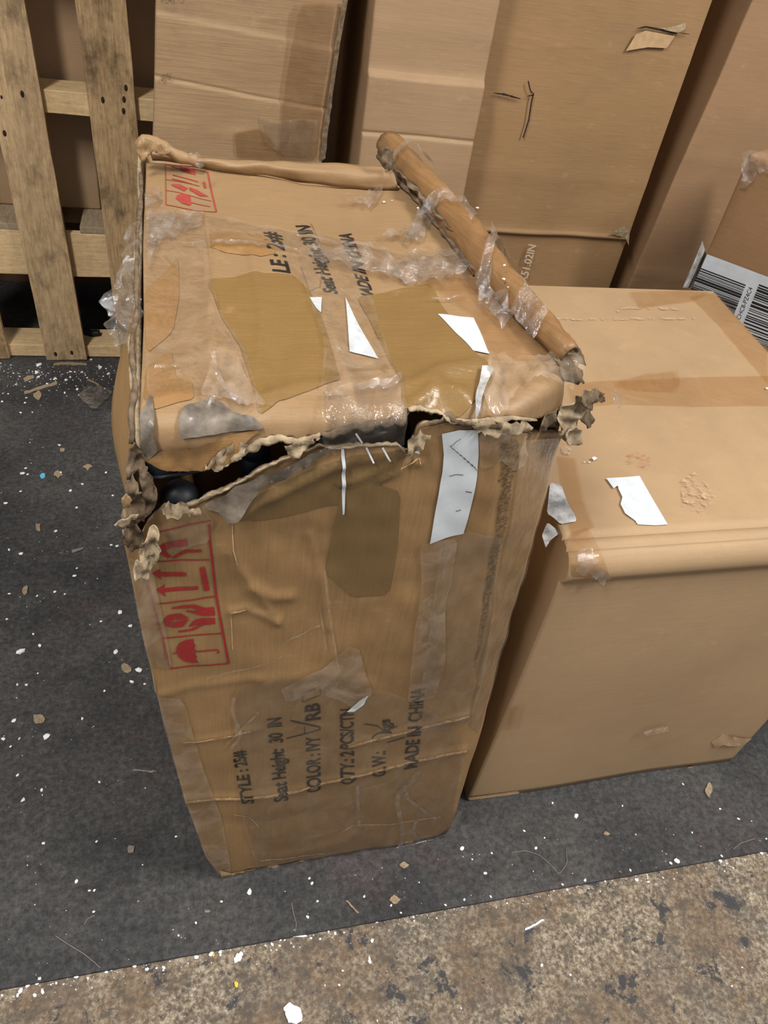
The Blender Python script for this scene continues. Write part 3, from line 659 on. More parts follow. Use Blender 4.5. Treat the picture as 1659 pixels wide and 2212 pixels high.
# ---- frayed edges along both tears
def frayed(name, contour, fn, mat, parent, w0, w1, out, seed, dirn=1, lift=.0025):
    rnd = random.Random(seed); P = resample(contour, max(6, int(poly_len(contour)[-1]/5))); V = []; F = []; n = len(P)
    for i, p in enumerate(P):
        d = P[min(i+1, n-1)] - P[max(i-1, 0)]; d = d/np.linalg.norm(d); nn = np.array([-d[1], d[0]])*dirn
        env = math.sin(math.pi*min(1, max(0, i/(n-1))))**.4
        wv = (w0 + (w1-w0)*abs(noise.noise(Vector((i*.13, seed, 0))))*1.8)*env + rnd.uniform(-1.2, 1.2)
        for k in range(4):
            t = k/3; q = p - nn*3*(1-t) + nn*wv*t
            V.append(fn(q[0], q[1], out + lift*math.sin(t*2.2) + .0016*noise.noise(Vector((i*.33, k, seed+.5)))))
    F = [(i*4+k, (i+1)*4+k, (i+1)*4+k+1, i*4+k+1) for i in range(n-1) for k in range(3)]
    return mesh(name, V, F, mat, parent, True, .0012, 0)
frayed('torn_fibre', tear_low[3:11], S, M['torn'], FRONT, 4, 14, .000, 1, -1)
frayed('torn_fibre', tear_low[10:15], S, M['torn'], FRONT, 2, 8, .000, 2, -1)
frayed('torn_fibre', tear_low[17:22], S, M['torn_grey'], FRONT, 6, 20, .004, 3, -1)
frayed('torn_fibre', top_front[5:11], S, M['torn'], TOP, 8, 24, .003, 4, 1)
frayed('torn_fibre', top_front[10:15], S, M['torn_grey'], TOP, 8, 24, .003, 5, 1)
frayed('torn_fibre', top_front[14:21], S, M['torn'], TOP, 3, 12, .004, 6, 1)
for i, c in enumerate(([(440, 1000), (470, 962), (505, 945), (535, 950), (520, 978), (490, 995), (470, 1006)], [(612, 948), (640, 940), (690, 935), (660, 955), (640, 972), (622, 975)], [(350, 1095), (362, 1070), (375, 1078), (400, 1072), (410, 1088), (432, 1085), (428, 1100), (360, 1108)],
                       [(870, 965), (876, 935), (900, 918), (925, 930), (905, 960), (888, 972)], [(1010, 905), (1060, 905), (1130, 908), (1140, 918), (1110, 930), (1060, 938), (1030, 930)])):
    sheet('torn_fibre', jag(c, 6, 2.5, 80+i, True), S, M['torn'], TOP if i in (0, 1, 4) else FRONT, .006, amp=.005, freq=.06, seed=80+i, r=5)

# ---- shredded left corner
def scrap3(name, px, fn, mat, parent, off, amp, seed, freq=.05, jg=1.6): return sheet(name, jag(px, 6, jg, seed, True), fn, mat, parent, off, amp=amp*.45, freq=freq, seed=seed, r=5, solid=.0012)
scrap3('torn_flap', [(330, 1118), (345, 1130), (335, 1160), (348, 1172), (330, 1200), (318, 1230), (290, 1228), (285, 1215), (298, 1190), (308, 1150), (318, 1125)], S, M['torn'], FRONT, .012, .02, 90)
scrap3('torn_flap', [(262, 1150), (268, 1130), (290, 1120), (305, 1130), (312, 1160), (296, 1175), (275, 1172)], S, M['torn_grey'], FRONT, .008, .02, 91)
scrap3('torn_flap', [(262, 1100), (275, 1070), (268, 1040), (285, 1010), (300, 1030), (310, 1060), (318, 1095), (310, 1120), (285, 1130), (265, 1125)], S, M['torn_grey'], LEFT, .006, .024, 92)
scrap3('torn_flap', [(272, 1000), (280, 965), (292, 945), (305, 965), (312, 990), (325, 1020), (338, 1050), (335, 1090), (318, 1110), (305, 1060), (290, 1030), (276, 1040)], S, M['torn_grey'], LEFT, .004, .02, 93)
scrap3('torn_flap', [(246, 1110), (258, 1095), (280, 1085), (300, 1078), (296, 1090), (275, 1108), (258, 1116)], S, M['torn'], LEFT, .018, .014, 94)
scrap3('torn_flap', [(262, 1045), (272, 1035), (284, 1045), (280, 1062), (266, 1065)], S, M['kraft_top'], LEFT, .022, .01, 95)
# layered rim of the left wall
rim_px = [(303, 335), (304, 380), (306, 420), (298, 520), (297, 600), (296, 690), (286, 740), (288, 800), (294, 850), (286, 900), (286, 950)]
rim3 = [S(x, y, .006) for x, y in resample(rim_px, 60)]
tube('left_rim', rim3, [.0028 + .0016*noise.noise(Vector((i*.3, 1, 1))) for i in range(61)], M['torn_grey'], LEFT, 7, wob=.6, seed=4)
rim3b = [S(x - 5 + 2*math.sin(y*.05), y, .001) for x, y in resample(rim_px[3:], 40)]
tube('left_rim', rim3b, [.002 + .0013*noise.noise(Vector((i*.3, 5, 1))) for i in range(41)], M['torn'], LEFT, 6, wob=.6, seed=5)
# milky plastic bag-like film caught on the left edge
def LS(x, y, o=0.0):
    p = S(max(x, 300), y, 0); q = S(x, y, 0); d = ray(x, y); return q + np.array([0, 0, -.03*max(0, (300-x)/60)]) + np.array([-o*.6, -o*.6, o*.4])
sheet('film_scrap', jag([(285, 570), (300, 560), (312, 590), (308, 620), (318, 640), (312, 690), (300, 720), (275, 730), (262, 700), (246, 660), (244, 630), (258, 600)], 9, 2, 7, True), LS, M['wrap'], LEFT, .008, amp=.02, freq=.04, seed=100, r=8)
sheet('film_scrap', jag([(285, 500), (312, 470), (316, 545), (300, 560), (280, 575), (272, 560)], 9, 2, 8, True), LS, M['wrap_thin'], LEFT, .006, amp=.012, freq=.05, seed=101, r=8)
# ---- crushed right corner
for i, (c, mt, of) in enumerate((([(1180, 905), (1195, 870), (1215, 845), (1235, 850), (1240, 880), (1228, 905), (1222, 935), (1200, 945), (1182, 930)], 'torn', .012),
                            ([(1205, 850), (1225, 830), (1250, 825), (1275, 845), (1268, 858), (1245, 850), (1225, 865)], 'torn_grey', .02),
                            ([(1235, 850), (1250, 865), (1250, 895), (1240, 912), (1226, 900), (1228, 870)], 'torn_grey', .014),
                            ([(1196, 792), (1225, 778), (1246, 776), (1246, 790), (1225, 800), (1240, 815), (1215, 825), (1190, 812)], 'torn_grey', .010),
                            ([(1150, 908), (1170, 890), (1190, 878), (1200, 885), (1192, 905), (1170, 922), (1150, 930)], 'torn_grey', .008),
                            ([(1186, 925), (1205, 905), (1218, 915), (1222, 940), (1208, 950), (1190, 945)], 'torn', .02))):
    scrap3('torn_flap', c, S, M[mt], RIGHT, of, .022, 110+i)
sheet('film_scrap', [(1272, 840), (1292, 828), (1308, 858), (1296, 866), (1276, 858)], S, M['wrap'], RIGHT, .02, amp=.02, freq=.06, seed=118, r=8)

# ---- rolled cardboard along the right-hand top edge
roll_px = [(838, 336), (868, 376), (900, 418), (950, 475), (1000, 535), (1045, 598), (1090, 655), (1140, 712), (1185, 765), (1215, 800)]
Q = resample(roll_px, 60)
roll = [S(x, y, .010) + np.array([0, 0, .010]) for x, y in Q]
rr = [(.020 if i < 35 else .020 - .009*(i-35)/25) for i in range(61)]
ROLL = tube('rolled_flap', roll, rr, [M['kraft_roll'], M['torn_grey']], BOX, 18, (math.radians(-60), math.radians(170)), wob=.2, seed=8, solid=.004, jagend=.5)
ROLL.modifiers[0].material_offset_rim = 1
ROLL['label'] = 'curled strip of cardboard along the torn edge'
tube('torn_fibre', [S(x - 22, y + 8, .008) for x, y in resample(roll_px[:6], 40)], [.004 + .003*noise.noise(Vector((i*.5, 3, 3))) for i in range(41)], M['torn_grey'], ROLL, 6, wob=.7, seed=12)
sheet('torn_flap', jag([(822, 328), (832, 318), (850, 322), (848, 340), (856, 352), (842, 372), (828, 362)], 6, 2, 130, True), lambda x, y, o: at_y(x, y, S(838, 338)[1] - .14 - o), M['torn_grey'], ROLL, .012, amp=.006, freq=.08, seed=130, r=7, solid=.002)
def roll_lift(x, y):
    p = np.array([x, y]); d = min(seg_d(p, roll_px[i], roll_px[i+1])[0] for i in range(len(roll_px)-1))
    return .018 + .028*math.sqrt(1 - (d/29)**2) if d < 29 else max(0, .018*(1 - (d-29)/26))
frayed('torn_fibre', [(846, 392), (880, 428), (915, 466), (945, 500), (985, 548)], lambda x, y, o: S(x, y, o), M['torn_grey'], ROLL, 6, 16, .022, 14, 1)
# wrap strands tied over the roll
for i, (pts, w) in enumerate((([(842, 385), (880, 376), (905, 392), (930, 420)], 10), ([(905, 482), (950, 492), (985, 515), (1005, 550)], 14), ([(905, 482), (890, 520), (870, 545)], 16), ([(1030, 640), (1040, 600), (1060, 570), (1085, 595)], 18), ([(1030, 620), (1040, 660), (1070, 690), (1090, 720)], 22), ([(1075, 610), (1090, 620), (1100, 640)], 8), ([(1100, 700), (1125, 730), (1150, 760)], 24))):
    sheet('wrap_strand', strokes_poly(resample(pts, 14), w), S, M['wrap'], ROLL, .004, amp=.006, freq=.05, seed=140+i, r=6, lift=roll_lift)
sheet('wrap_strand', [(1040, 565), (1058, 563), (1090, 590), (1088, 602), (1060, 598), (1040, 585)], S, M['wrap'], ROLL, .006, amp=.008, freq=.05, seed=150, r=6, lift=roll_lift)
frayed('torn_fibre', [(1062, 620), (1085, 655), (1112, 690)], S, M['torn'], ROLL, 4, 10, .026, 9, 1)

# ---- back rim: the folded flap behind the sunken top
top_line = [(318, 322), (380, 335), (440, 341), (540, 345), (640, 350), (740, 353), (838, 358)]
low_line = [(330, 352), (380, 358), (440, 368), (540, 385), (640, 398), (740, 408), (858, 420)]
YB = float(S(600, 400)[1]); nU = 60
a_ = resample(top_line, nU); b_ = resample(low_line, nU); V = []
for j in range(9):
    v = j/8
    for i in range(nU+1):
        p0 = S4(b_[i][0], b_[i][1], .002); yb = S(a_[i][0], max(a_[i][1], 330))[1] + .002
        p1 = at_y(a_[i][0], a_[i][1], max(p0[1] + .012, YB + .02))
        q = p0*(1-v) + p1*v; q = q + np.array([0, -.010*math.sin(math.pi*v), .006*math.sin(math.pi*v)]) + .003*np.array([0, -1, 1])*noise.noise(Vector((i*.16, v*3, 5)))
        V.append(q)
F = [(j*(nU+1)+i, j*(nU+1)+i+1, (j+1)*(nU+1)+i+1, (j+1)*(nU+1)+i) for j in range(8) for i in range(nU)]
BFL = mesh('back_flap', V, F, [M['kraft_top'], M['torn']], BOX, True, .005, -1); BFL.modifiers[0].material_offset_rim = 1
cor = [at_y(x, y, YB + .015) for x, y in resample([(298, 316), (312, 304), (335, 306), (360, 322), (390, 340), (425, 348)], 30)]
tube('curled_corner', cor, [.007 + .002*math.sin(i*.35)**2 for i in range(31)], [M['kraft_top']], BFL, 9, wob=.12, seed=3)
sheet('torn_flap', jag([(292, 318), (300, 300), (330, 300), (352, 312), (370, 330), (345, 335), (330, 325), (318, 335), (310, 350), (300, 345)], 7, 2, 131, True), lambda x, y, o: at_y(x, y, YB - o), M['kraft_top'], BFL, .006, amp=.006, freq=.06, seed=131, r=7, solid=.002)
sheet('film_scrap', jag([(405, 335), (420, 327), (440, 342), (442, 362), (430, 366), (410, 350)], 7, 2, 132, True), lambda x, y, o: at_y(x, y, YB - .02 - o), M['wrap'], BFL, .01, amp=.02, freq=.08, seed=132, r=7)

# ================================================================== black stool parts seen through the tear
def inside(x, y, dep):
    d = ray(x, y); p = on_plane(x, y, PA, NF); return p + d*dep
def stool_foot(name, label, x, y, dep, rad, hgt, tilt, dome):
    base = inside(x, y, dep); t = thing(name, label, 'stool', tuple(base), 'black stools packed in the torn carton')
    ax = Vector(tilt).normalized(); 
    prof = [(0, 0), (rad*.55, -.0), (rad*.85, -.003), (rad, -.009), (rad, -hgt*.42), (rad*.93, -hgt*.44), (rad*.93, -hgt*.48), (rad, -hgt*.5), (rad, -hgt)] if not dome else [(0, 0), (rad*.4, -.002), (rad*.72, -.007), (rad*.93, -.015), (rad, -.026), (rad, -hgt)]
    q = ax.to_track_quat('Z', 'Y'); V = []; F = []; n = 28
    for r_, z in prof:
        for k in range(n):
            a = 2*math.pi*k/n; V.append(Vector(base) + q @ Vector((r_*math.cos(a), r_*math.sin(a), z)))
    for i in range(len(prof)-1):
        for k in range(n): F.append((i*n+k, (i+1)*n+k, (i+1)*n+(k+1) % n, i*n+(k+1) % n))
    mesh('foot_cap', V, F, M['black_plastic'], t)
    V = []; F = []
    for z in (-hgt*.9, -hgt*.9 - .5):
        for k in range(16):
            a = 2*math.pi*k/16; V.append(Vector(base) + q @ Vector((rad*.82*math.cos(a), rad*.82*math.sin(a), z)))
    F = [(k, 16+k, 16+(k+1) % 16, (k+1) % 16) for k in range(16)] + [tuple(range(16, 32))]
    mesh('tube', V, F, M['black_metal'], t)
stool_foot('bar_stool', 'black ribbed round stool foot in the middle of the torn gap', 548, 942, .05, .0165, .05, (-.09, -.12, 1), False)
stool_foot('bar_stool', 'black domed stool foot at the left end of the torn gap', 382, 1050, .035, .0215, .05, (-.12, -.2, 1), True)
BR = thing('stool_bracket', 'black plate with rounded corner under the torn top flap', 'bracket', tuple(inside(350, 1010, .04)))
ctr = [(310, 985), (400, 980), (470, 1000), (455, 1013), (400, 1022), (345, 1034), (325, 1030), (314, 1018)]
sheet('plate', ctr, lambda x, y, o: inside(x, y, .03 - o) + np.array([0, .0, 0]), M['black_plastic'], BR, .002, r=20, solid=.006)
sheet('plate_lip', strokes_poly(resample([(312, 1006), (316, 1022), (330, 1033), (348, 1034), (400, 1024), (455, 1014)], 20), 5), lambda x, y, o: inside(x, y, .024 - o), M['black_plastic'], BR, .001, r=10, solid=.004)
PNL = thing('stool_tube', 'shiny black metal bar behind clear tape in the torn gap', 'bar', tuple(inside(780, 940, .05)))
tube('bar', [inside(690, 968, .05), inside(780, 945, .05), inside(880, 930, .05)], .018, M['black_metal'], PNL, 14)
tube('bar_end', [inside(700, 990, .09), inside(820, 985, .09)], .02, M['black_metal'], PNL, 14)

# ================================================================== mid box, right
MZ = .75
MN = _n(np.cross(gp(1575, 1645) - gp(1010, 1730), np.array([0, 0, 1.0]))); MN = MN if MN[1] < 0 else -MN
MBOX = thing('closed_carton', 'large closed cardboard carton with a torn white label on top', 'box', tuple(gp(1290, 1690) + np.array([0, .4, 0])))
mFL = gp(1008, 1729); mFR = gp(1577, 1644); 
tFL = np.array([mFL[0]-.004, mFL[1]-.006, MZ]); tFR = np.array([mFR[0]+.012, mFR[1]-.004, MZ])
tBR = gp(1540, 629, MZ); tBL = np.array([tBR[0] - (tFR[0]-tFL[0]) - .02, tBR[1]-.01, MZ]); bBR = np.array([tBR[0]-.04, tBR[1]-.01, 0.]); bBL = np.array([tBL[0], tBL[1]-.01, 0.])
def mid_uvw(u, v, w):
    lo = (1-u)*(1-v)*mFL + u*(1-v)*mFR + u*v*bBR + (1-u)*v*bBL; hi = (1-u)*(1-v)*tFL + u*(1-v)*tFR + u*v*tBR + (1-u)*v*tBL
    return lo*(1-w) + hi*w
# rim profile: top with two score grooves near the front, a soft rolled lip, a shadow gap, then the front panel
def mid_box():
    prof = []     # (v, w) with offsets in metres: (depth from front, height from top)
    prof = [('b', 0.0, .002), ('f', 0.0, .02)] + [('f', 0, z) for z in np.linspace(.05, .665, 24)] + [('f', 0.001, .685), ('f', .003, .690), ('f', .0035, .6935), ('f', -.004, .696), ('f', -.010, .702), ('f', -.0125, .711), ('f', -.012, .722), ('f', -.008, .733), ('f', -.001, .742), ('f', .006, .7465),
            ('f', .0105, .7480), ('f', .0135, .7420), ('f', .0170, .7490), ('f', .026, .7495), ('f', .0335, .7500), ('f', .0370, .7435), ('f', .041, .7510), ('f', .055, .7515), ('f', .075, .7505)] + [('f', y, .750) for y in np.linspace(.10, .86, 26)]
    nu = 70; V = []; F = []
    for kind, dep, z in prof:
        for i in range(nu+1):
            u = i/nu; w = z/MZ; dl = np.linalg.norm(tBR - tFR)
            p = mid_uvw(u, max(0, dep)/dl, w) + np.array([0, min(0, dep), 0])
            h = .004*noise.noise(Vector((u*2.2, dep*3, z*3.1)))*math.sin(math.pi*u)**.5
            if z < .66: p = p + np.array([0, -h*1.4 - .004*math.sin(math.pi*z/.7), 0])
            else: p = p + np.array([0, 0, h*.6 if dep > .02 else 0])
            V.append(p)
    n = len(prof)
    F = [(j*(nu+1)+i, j*(nu+1)+i+1, (j+1)*(nu+1)+i+1, (j+1)*(nu+1)+i) for j in range(n-1) for i in range(nu)]
    k = len(V)
    V += [mid_uvw(0, 1, 1), mid_uvw(1, 1, 1), mid_uvw(0, 1, 0), mid_uvw(1, 1, 0)]
    a, b = (n-1)*(nu+1), (n-1)*(nu+1)+nu
    F.append(tuple(range(a, b+1)) + (k+1, k))
    F.append((k, k+1, k+3, k+2))
    F.append(tuple(j*(nu+1) for j in range(n))[::-1] + (k+2, k)[::1] if False else tuple([k+2] + [j*(nu+1) for j in range(n)] + [k]))
    F.append(tuple([k+1] + [j*(nu+1)+nu for j in range(n)][::-1] + [k+3]))
    F.append(tuple([k+2, k+3] + [i for i in range(nu, -1, -1)]))
    return V, F
V, F = mid_box()
MB = mesh('carton_body', V, F, M['kraft_mid'], MBOX, False)
bm = bmesh.new(); bm.from_mesh(MB.data); bmesh.ops.recalc_face_normals(bm, faces=bm.faces[:]); bm.to_mesh(MB.data); bm.free()
for p in MB.data.polygons: p.use_smooth = len(p.vertices) == 4 and p.area < .02
MT = plane_map((0, 0, MZ + .0022), (0, 0, 1)); MF = plane_map(mFL + MN*.010, MN); MFB = plane_map(mFL + MN*.0015, MN)
sheet('seam_tape', [(1225, 830), (1300, 822), (1420, 818), (1470, 815), (1659, 812), (1720, 812), (1720, 878), (1659, 877), (1500, 878), (1340, 872), (1240, 880)], MT, M['tape_brown'], MBOX, .001, r=40)
sheet('seam_tape', [(1340, 822), (1400, 808), (1462, 802), (1468, 830), (1460, 848), (1380, 845), (1330, 835)], MT, M['tape_brown'], MBOX, .002, r=20, amp=.004, seed=3)
sheet('edge_tape', [(1205, 985), (1245, 990), (1262, 1080), (1284, 1140), (1260, 1150), (1236, 1165), (1222, 1100)], MT, M['tape_brown'], MBOX, .001, r=30)
sheet('edge_tape', [(1490, 640), (1545, 632), (1600, 690), (1659, 752), (1659, 830), (1600, 760), (1550, 700)], MT, M['tape_brown'], MBOX, .001, r=30)
sheet('edge_tape', [(1360, 632), (1470, 628), (1535, 632), (1500, 652), (1430, 660), (1380, 668)], MT, M['tape_brown'], MBOX, .002, r=20, amp=.004, seed=8)
lab = [(1309, 1034), (1345, 1032), (1381, 1029), (1410, 1080), (1442, 1134), (1415, 1136), (1377, 1134), (1372, 1126), (1350, 1110), (1340, 1090), (1344, 1075), (1336, 1058), (1334, 1050), (1325, 1056)]
sheet('torn_label', lab, MT, M['label'], MBOX, .0012, r=30)
sheet('worn_mark', [(1195, 730), (1218, 712), (1242, 748), (1225, 740), (1216, 728), (1200, 750)], MT, M['scuff_light'], MBOX, .001)
sheet('worn_mark', [(1470, 1040), (1500, 1020), (1530, 1050), (1548, 1080), (1510, 1110), (1475, 1095)], MT, M['scuff_faint'], MBOX, .001)
sheet('worn_mark', [(1210, 960), (1235, 970), (1230, 985), (1212, 980)], MT, M['scuff_light'], MBOX, .001)
sheet('crease', strokes_poly([(1150, 690), (1300, 690), (1500, 688)], 5), MT, M['scuff_light'], MBOX, .001)
sheet('crease', strokes_poly([(1330, 675), (1355, 665), (1470, 668)], 5), MT, M['scuff_light'], MBOX, .001)
sheet('red_stamp', [(1352, 985), (1375, 975), (1405, 985), (1406, 1005), (1390, 1016), (1365, 1008), (1350, 1000)], MT, M['ink_stamp'], MBOX, .0009)
# taped front corner and side label
def MC(x, y, o=0.0):
    d = ray(x, y); p = plane_map(mFL + MN*.016, MN)(x, y, o); q = MT(x, y, o)
    return p if p[2] < MZ - .002 else q
sheet('corner_tape', [(1236, 1150), (1270, 1140), (1290, 1180), (1306, 1215), (1318, 1248), (1300, 1254), (1280, 1238), (1276, 1260), (1240, 1268), (1230, 1230), (1226, 1190)], MC, M['tape_brown'], MBOX, .002, r=14, amp=.002, seed=5)
sheet('corner_tape', jag([(1240, 1200), (1265, 1185), (1290, 1215), (1318, 1245), (1300, 1256), (1270, 1235), (1245, 1232)], 8, 2, 3, True), MC, M['wrap'], MBOX, .004, r=9, amp=.008, freq=.06, seed=6)
sheet('side_label', [(1186, 1048), (1212, 1050), (1224, 1085), (1246, 1128), (1210, 1134), (1180, 1112)], MT, M['label_dirty'], MBOX, .0016, r=12, amp=.004, seed=9)
sheet('side_label', [(1180, 1112), (1208, 1134), (1186, 1152), (1176, 1168), (1168, 1140)], lambda x, y, o: MT(x, y, o) + np.array([0, -.01, -.012]), M['label_dirty'], MBOX, .004, r=12, amp=.004, seed=10)
sheet('tape_piece', [(1098, 1530), (1132, 1518), (1118, 1570), (1090, 1572)], MF, M['tape_brown'], MBOX, .0016)
sheet('worn_mark', [(1390, 1580), (1440, 1565), (1445, 1578), (1395, 1590)], MF, M['scuff_light'], MBOX, .001)
sheet('torn_flap', [(1535, 1600), (1548, 1592), (1560, 1582), (1595, 1588), (1622, 1592), (1600, 1606), (1560, 1604), (1542, 1612)], MFB, M['kraft_mid'], MBOX, .002, amp=.007, freq=.03, seed=11, r=10)
sheet('worn_edge', [(1012, 1722), (1120, 1708), (1122, 1714), (1014, 1728)], MFB, M['tan_edge'], MBOX, .0008)
sheet('worn_edge', jag([(1380, 1680), (1420, 1672), (1500, 1656), (1502, 1660), (1422, 1676), (1382, 1684)], 10, 1.5, 4, True), MFB, M['tan_edge'], MBOX, .0008)

# ================================================================== back row
def carton(name, label, loc, dims, mat, seg, disp=None, ry=0.0, rz=0.0, r=.006, pivot=(0, 0, 0), zc=()):
    t = thing(name, label, 'box', loc)
    V, F = rbox(*dims, r, seg, disp, 3, [z + k*.002 for z in zc for k in range(-6, 7)])
    V, Mx = xform(V, loc, rz, ry, pivot)
    b = mesh('carton_body', V, F, mat, t)
    return t, b, Mx
def crease_disp(lines, wob, seed):
    def f(p):
        x, y, z = p; fy = max(0, 1 - y/.05); d = 0.0
        for z0, slope, amp, w, step in lines:
            zz_ = z - (z0 + slope*x + .004*noise.noise(Vector((x*6, z0*3, seed))))
            d += amp*math.exp(-(zz_/w)**2) + step/(1 + math.exp(min(50, max(-50, zz_/.0035))))
        d += wob*noise.noise(Vector((x*4, z*3.2, seed))) + wob*.5*noise.noise(Vector((x*11, z*7, seed+4)))
        s = wob*.6*noise.noise(Vector((y*4+3, z*4, seed+8)))
        return np.array([x + s, y - d*fy, z])
    return f
# leaning carton on the left
hB1 = 1.62; ryB1 = math.radians(5.2)
LOC1 = (.268, 2.04, .002)
_M1 = (Matrix.Translation(LOC1) @ Matrix.Rotation(ryB1, 4, 'Y') @ Matrix.Translation((-.418, 0, 0))).inverted()
def z1(x, y): return (_M1 @ Vector(tuple(at_y(x, y, LOC1[1]))))[2]
ZA, ZB_, ZC_ = (z1(350, 34)+z1(590, 80))/2, (z1(348, 170)+z1(700, 230))/2, z1(650, 235)
dz1 = crease_disp([(ZA, 0, .001, .006, .005), (ZB_, 0, -.003, .004, .0045), (ZB_-.1, 0, .002, .02, 0)], .004, 1)
t1, b1, M1 = carton('tall_carton', 'tall creased cardboard carton leaning beside the pallet, grey worn right edge', LOC1, (.418, .36, hB1), M['kraft_b1'], (44, 6, 90), dz1, ryB1, pivot=(.418, 0, 0), zc=(ZA, ZB_))
Y1 = lambda x, y, o=0.0: at_y(x, y, LOC1[1] - .007 - o)
sheet('clear_tape', [(640, 0), (736, 0), (718, 120), (700, 240), (688, 345), (600, 345), (610, 200)], Y1, M['tape_brown'], t1, .006, r=30)
sheet('clear_tape', [(560, 250), (600, 262), (650, 255), (688, 260), (680, 340), (610, 335), (575, 310)], Y1, M['tape_clear'], t1, .009, r=16, amp=.004, seed=4)
sheet('amber_tape', [(505, 285), (560, 275), (590, 300), (612, 335), (600, 345), (510, 340)], Y1, M['tape_brown'], t1, .008, r=16)
sheet('worn_edge', jag([(740, 0), (750, 0), (724, 160), (702, 345), (690, 345), (710, 200)], 10, 1.5, 4, True), Y1, M['torn_grey'], t1, .006, r=20)
sheet('dirt_smudge', [(346, 160), (372, 158), (368, 172), (348, 176)], Y1, M['scuff_dark'], t1, .008, r=12)
sheet('dirt_smudge', [(345, 0), (400, 0), (395, 10), (346, 8)], Y1, M['scuff_dark'], t1, .008, r=12)
# second carton with the buckled front
Y2F = 2.055
zP = float((at_y(795, 157, Y2F)[2] + at_y(1038, 184, Y2F)[2])/2); zQ = float((at_y(775, 278, Y2F)[2] + at_y(1004, 306, Y2F)[2])/2)
x2a = float(at_y(803, 60, Y2F)[0]); x2b = float(at_y(1058, 120, Y2F)[0])
dz2 = crease_disp([(zP, 0, .003, .008, .016), (zQ, 0, -.004, .005, .003), (zP+.10, 0, .002, .012, 0)], .003, 2)
t2, b2, M2 = carton('tall_carton', 'tall cardboard carton with buckled front beside the dark gap', (x2a, Y2F, .002), (x2b-x2a, .6, 1.75), M['kraft_b2'], (36, 8, 90), dz2, 0, zc=(zP-.002, zQ-.002))
Y2 = lambda x, y, o=0.0: at_y(x, y, Y2F - .016 - o)
# wide carton with slits
Y3F = 2.155
x3b = float((at_y(1530, 0, Y3F)[0] + at_y(1330, 615, Y3F)[0])/2); z3c = float(at_y(1200, 508, Y3F)[2])
dz3 = crease_disp([(z3c, 0, .008, .010, -.006), (z3c+.17, 0, .002, .02, 0), (z3c+.5, 0, .0015, .012, 0)], .003, 3)
t3, b3, M3 = carton('wide_carton', 'wide cardboard carton with two torn slits and faint white print', (x2b+.012, Y3F, .002), (x3b-x2b-.012, .5, 1.85), M['kraft_b3'], (50, 6, 100), dz3, zc=(z3c,))
Y3 = lambda x, y, o=0.0: at_y(x, y, Y3F - .008 - o)
def slit(par, fn, pts, w, flap=None):
    c = resample(pts, 24); env = [w*math.sin(math.pi*(i+.5)/26)**.6*(.75+.4*noise.noise(Vector((i*.4, pts[0][0], 1)))) for i in range(25)]
    L = [(p[0], p[1]-e) for p, e in zip(c, env)] + [(p[0], p[1]+e) for p, e in list(zip(c, env))[::-1]]
    sheet('slit', L, fn, M['nail'], par, .001, r=12)
slit(t3, Y3, [(1375, 62), (1395, 58), (1425, 64), (1462, 73)], 3.5); slit(t3, Y3, [(1466, 71), (1490, 74)], 1.2)
sheet('torn_lip', [(1426, 60), (1445, 59), (1468, 54), (1480, 49), (1481, 62), (1465, 70), (1440, 66)], Y3, M['torn'], t3, .002, amp=.006, seed=4, r=6)
sheet('bare_patch', [(1374, 74), (1395, 66), (1458, 78), (1440, 104), (1400, 102), (1352, 110)], Y3, M['tan_edge'], t3, .0008, r=20)
slit(t3, Y3, [(1066, 201), (1090, 204), (1125, 214)], 3); slit(t3, Y3, [(1138, 208), (1154, 205)], 2)
sheet('slit', strokes_poly(resample([(1141, 175), (1146, 198), (1153, 200), (1148, 220), (1142, 260), (1130, 298)], 16), 3), Y3, M['nail'], t3, .001, r=8)
sheet('torn_lip', [(1318, 505), (1340, 492), (1352, 486), (1360, 505), (1358, 530), (1350, 512), (1335, 510)], Y3, M['torn'], t3, .002, amp=.010, seed=6, r=6)
text_on('printed_text', '0X51.02IN', (1134, 622), (1158, 530), (-16, -3), Y3, M['ink_white'], t3, .001, .02)
text_on('printed_text', 'LBS', (1100, 632), (1110, 598), (-13, -2), Y3, M['ink_white'], t3, .001, .02)
# carton at the right, leaning a little
dz4 = crease_disp([(.53, 0, .003, .012, .004), (.9, .0, .002, .02, 0)], .004, 4)
t4, b4, M4 = carton('tall_carton', 'tall cardboard carton at the right end of the back row, plain front', (1.425, 2.205, .002), (.62, .62, 1.8), M['kraft_b4'], (40, 14, 100), dz4, math.radians(3.9), pivot=(0, 0, 0))
# yawed carton with the barcode label
e0 = at_y(1530, 545, 1.8); e1 = gp(1659, 600, e0[2]); yaw = math.atan2(e1[1]-e0[1], e1[0]-e0[0])
zt5 = float(at_y(1608, 330, 1.8)[2])
t5, b5, M5 = carton('labelled_carton', 'cardboard carton with a barcode label wrapped round its corner', (float(at_y(1570, 440, 1.8)[0]), 1.8, .002), (.6, .36, zt5), M['kraft_b5'], (20, 8, 40), crease_disp([], .003, 5), 0, yaw, .012)
n5 = np.array([math.sin(yaw), -math.cos(yaw), 0]); e5 = np.array([float(at_y(1570, 440, 1.8)[0]), 1.8, 0])
F5 = plane_map(e5 + n5*.004, n5); n5l = np.array([-math.cos(yaw), -math.sin(yaw), 0]); L5 = plane_map(e5 + n5l*.004, n5l)
LB = sheet('barcode_label', [(1528, 549), (1590, 572), (1659, 598), (1720, 620), (1720, 790), (1659, 752), (1610, 735), (1494, 624), (1512, 585)], F5, M['label'], t5, .001, r=40)
LB['label'] = 'white shipping label with black barcodes'
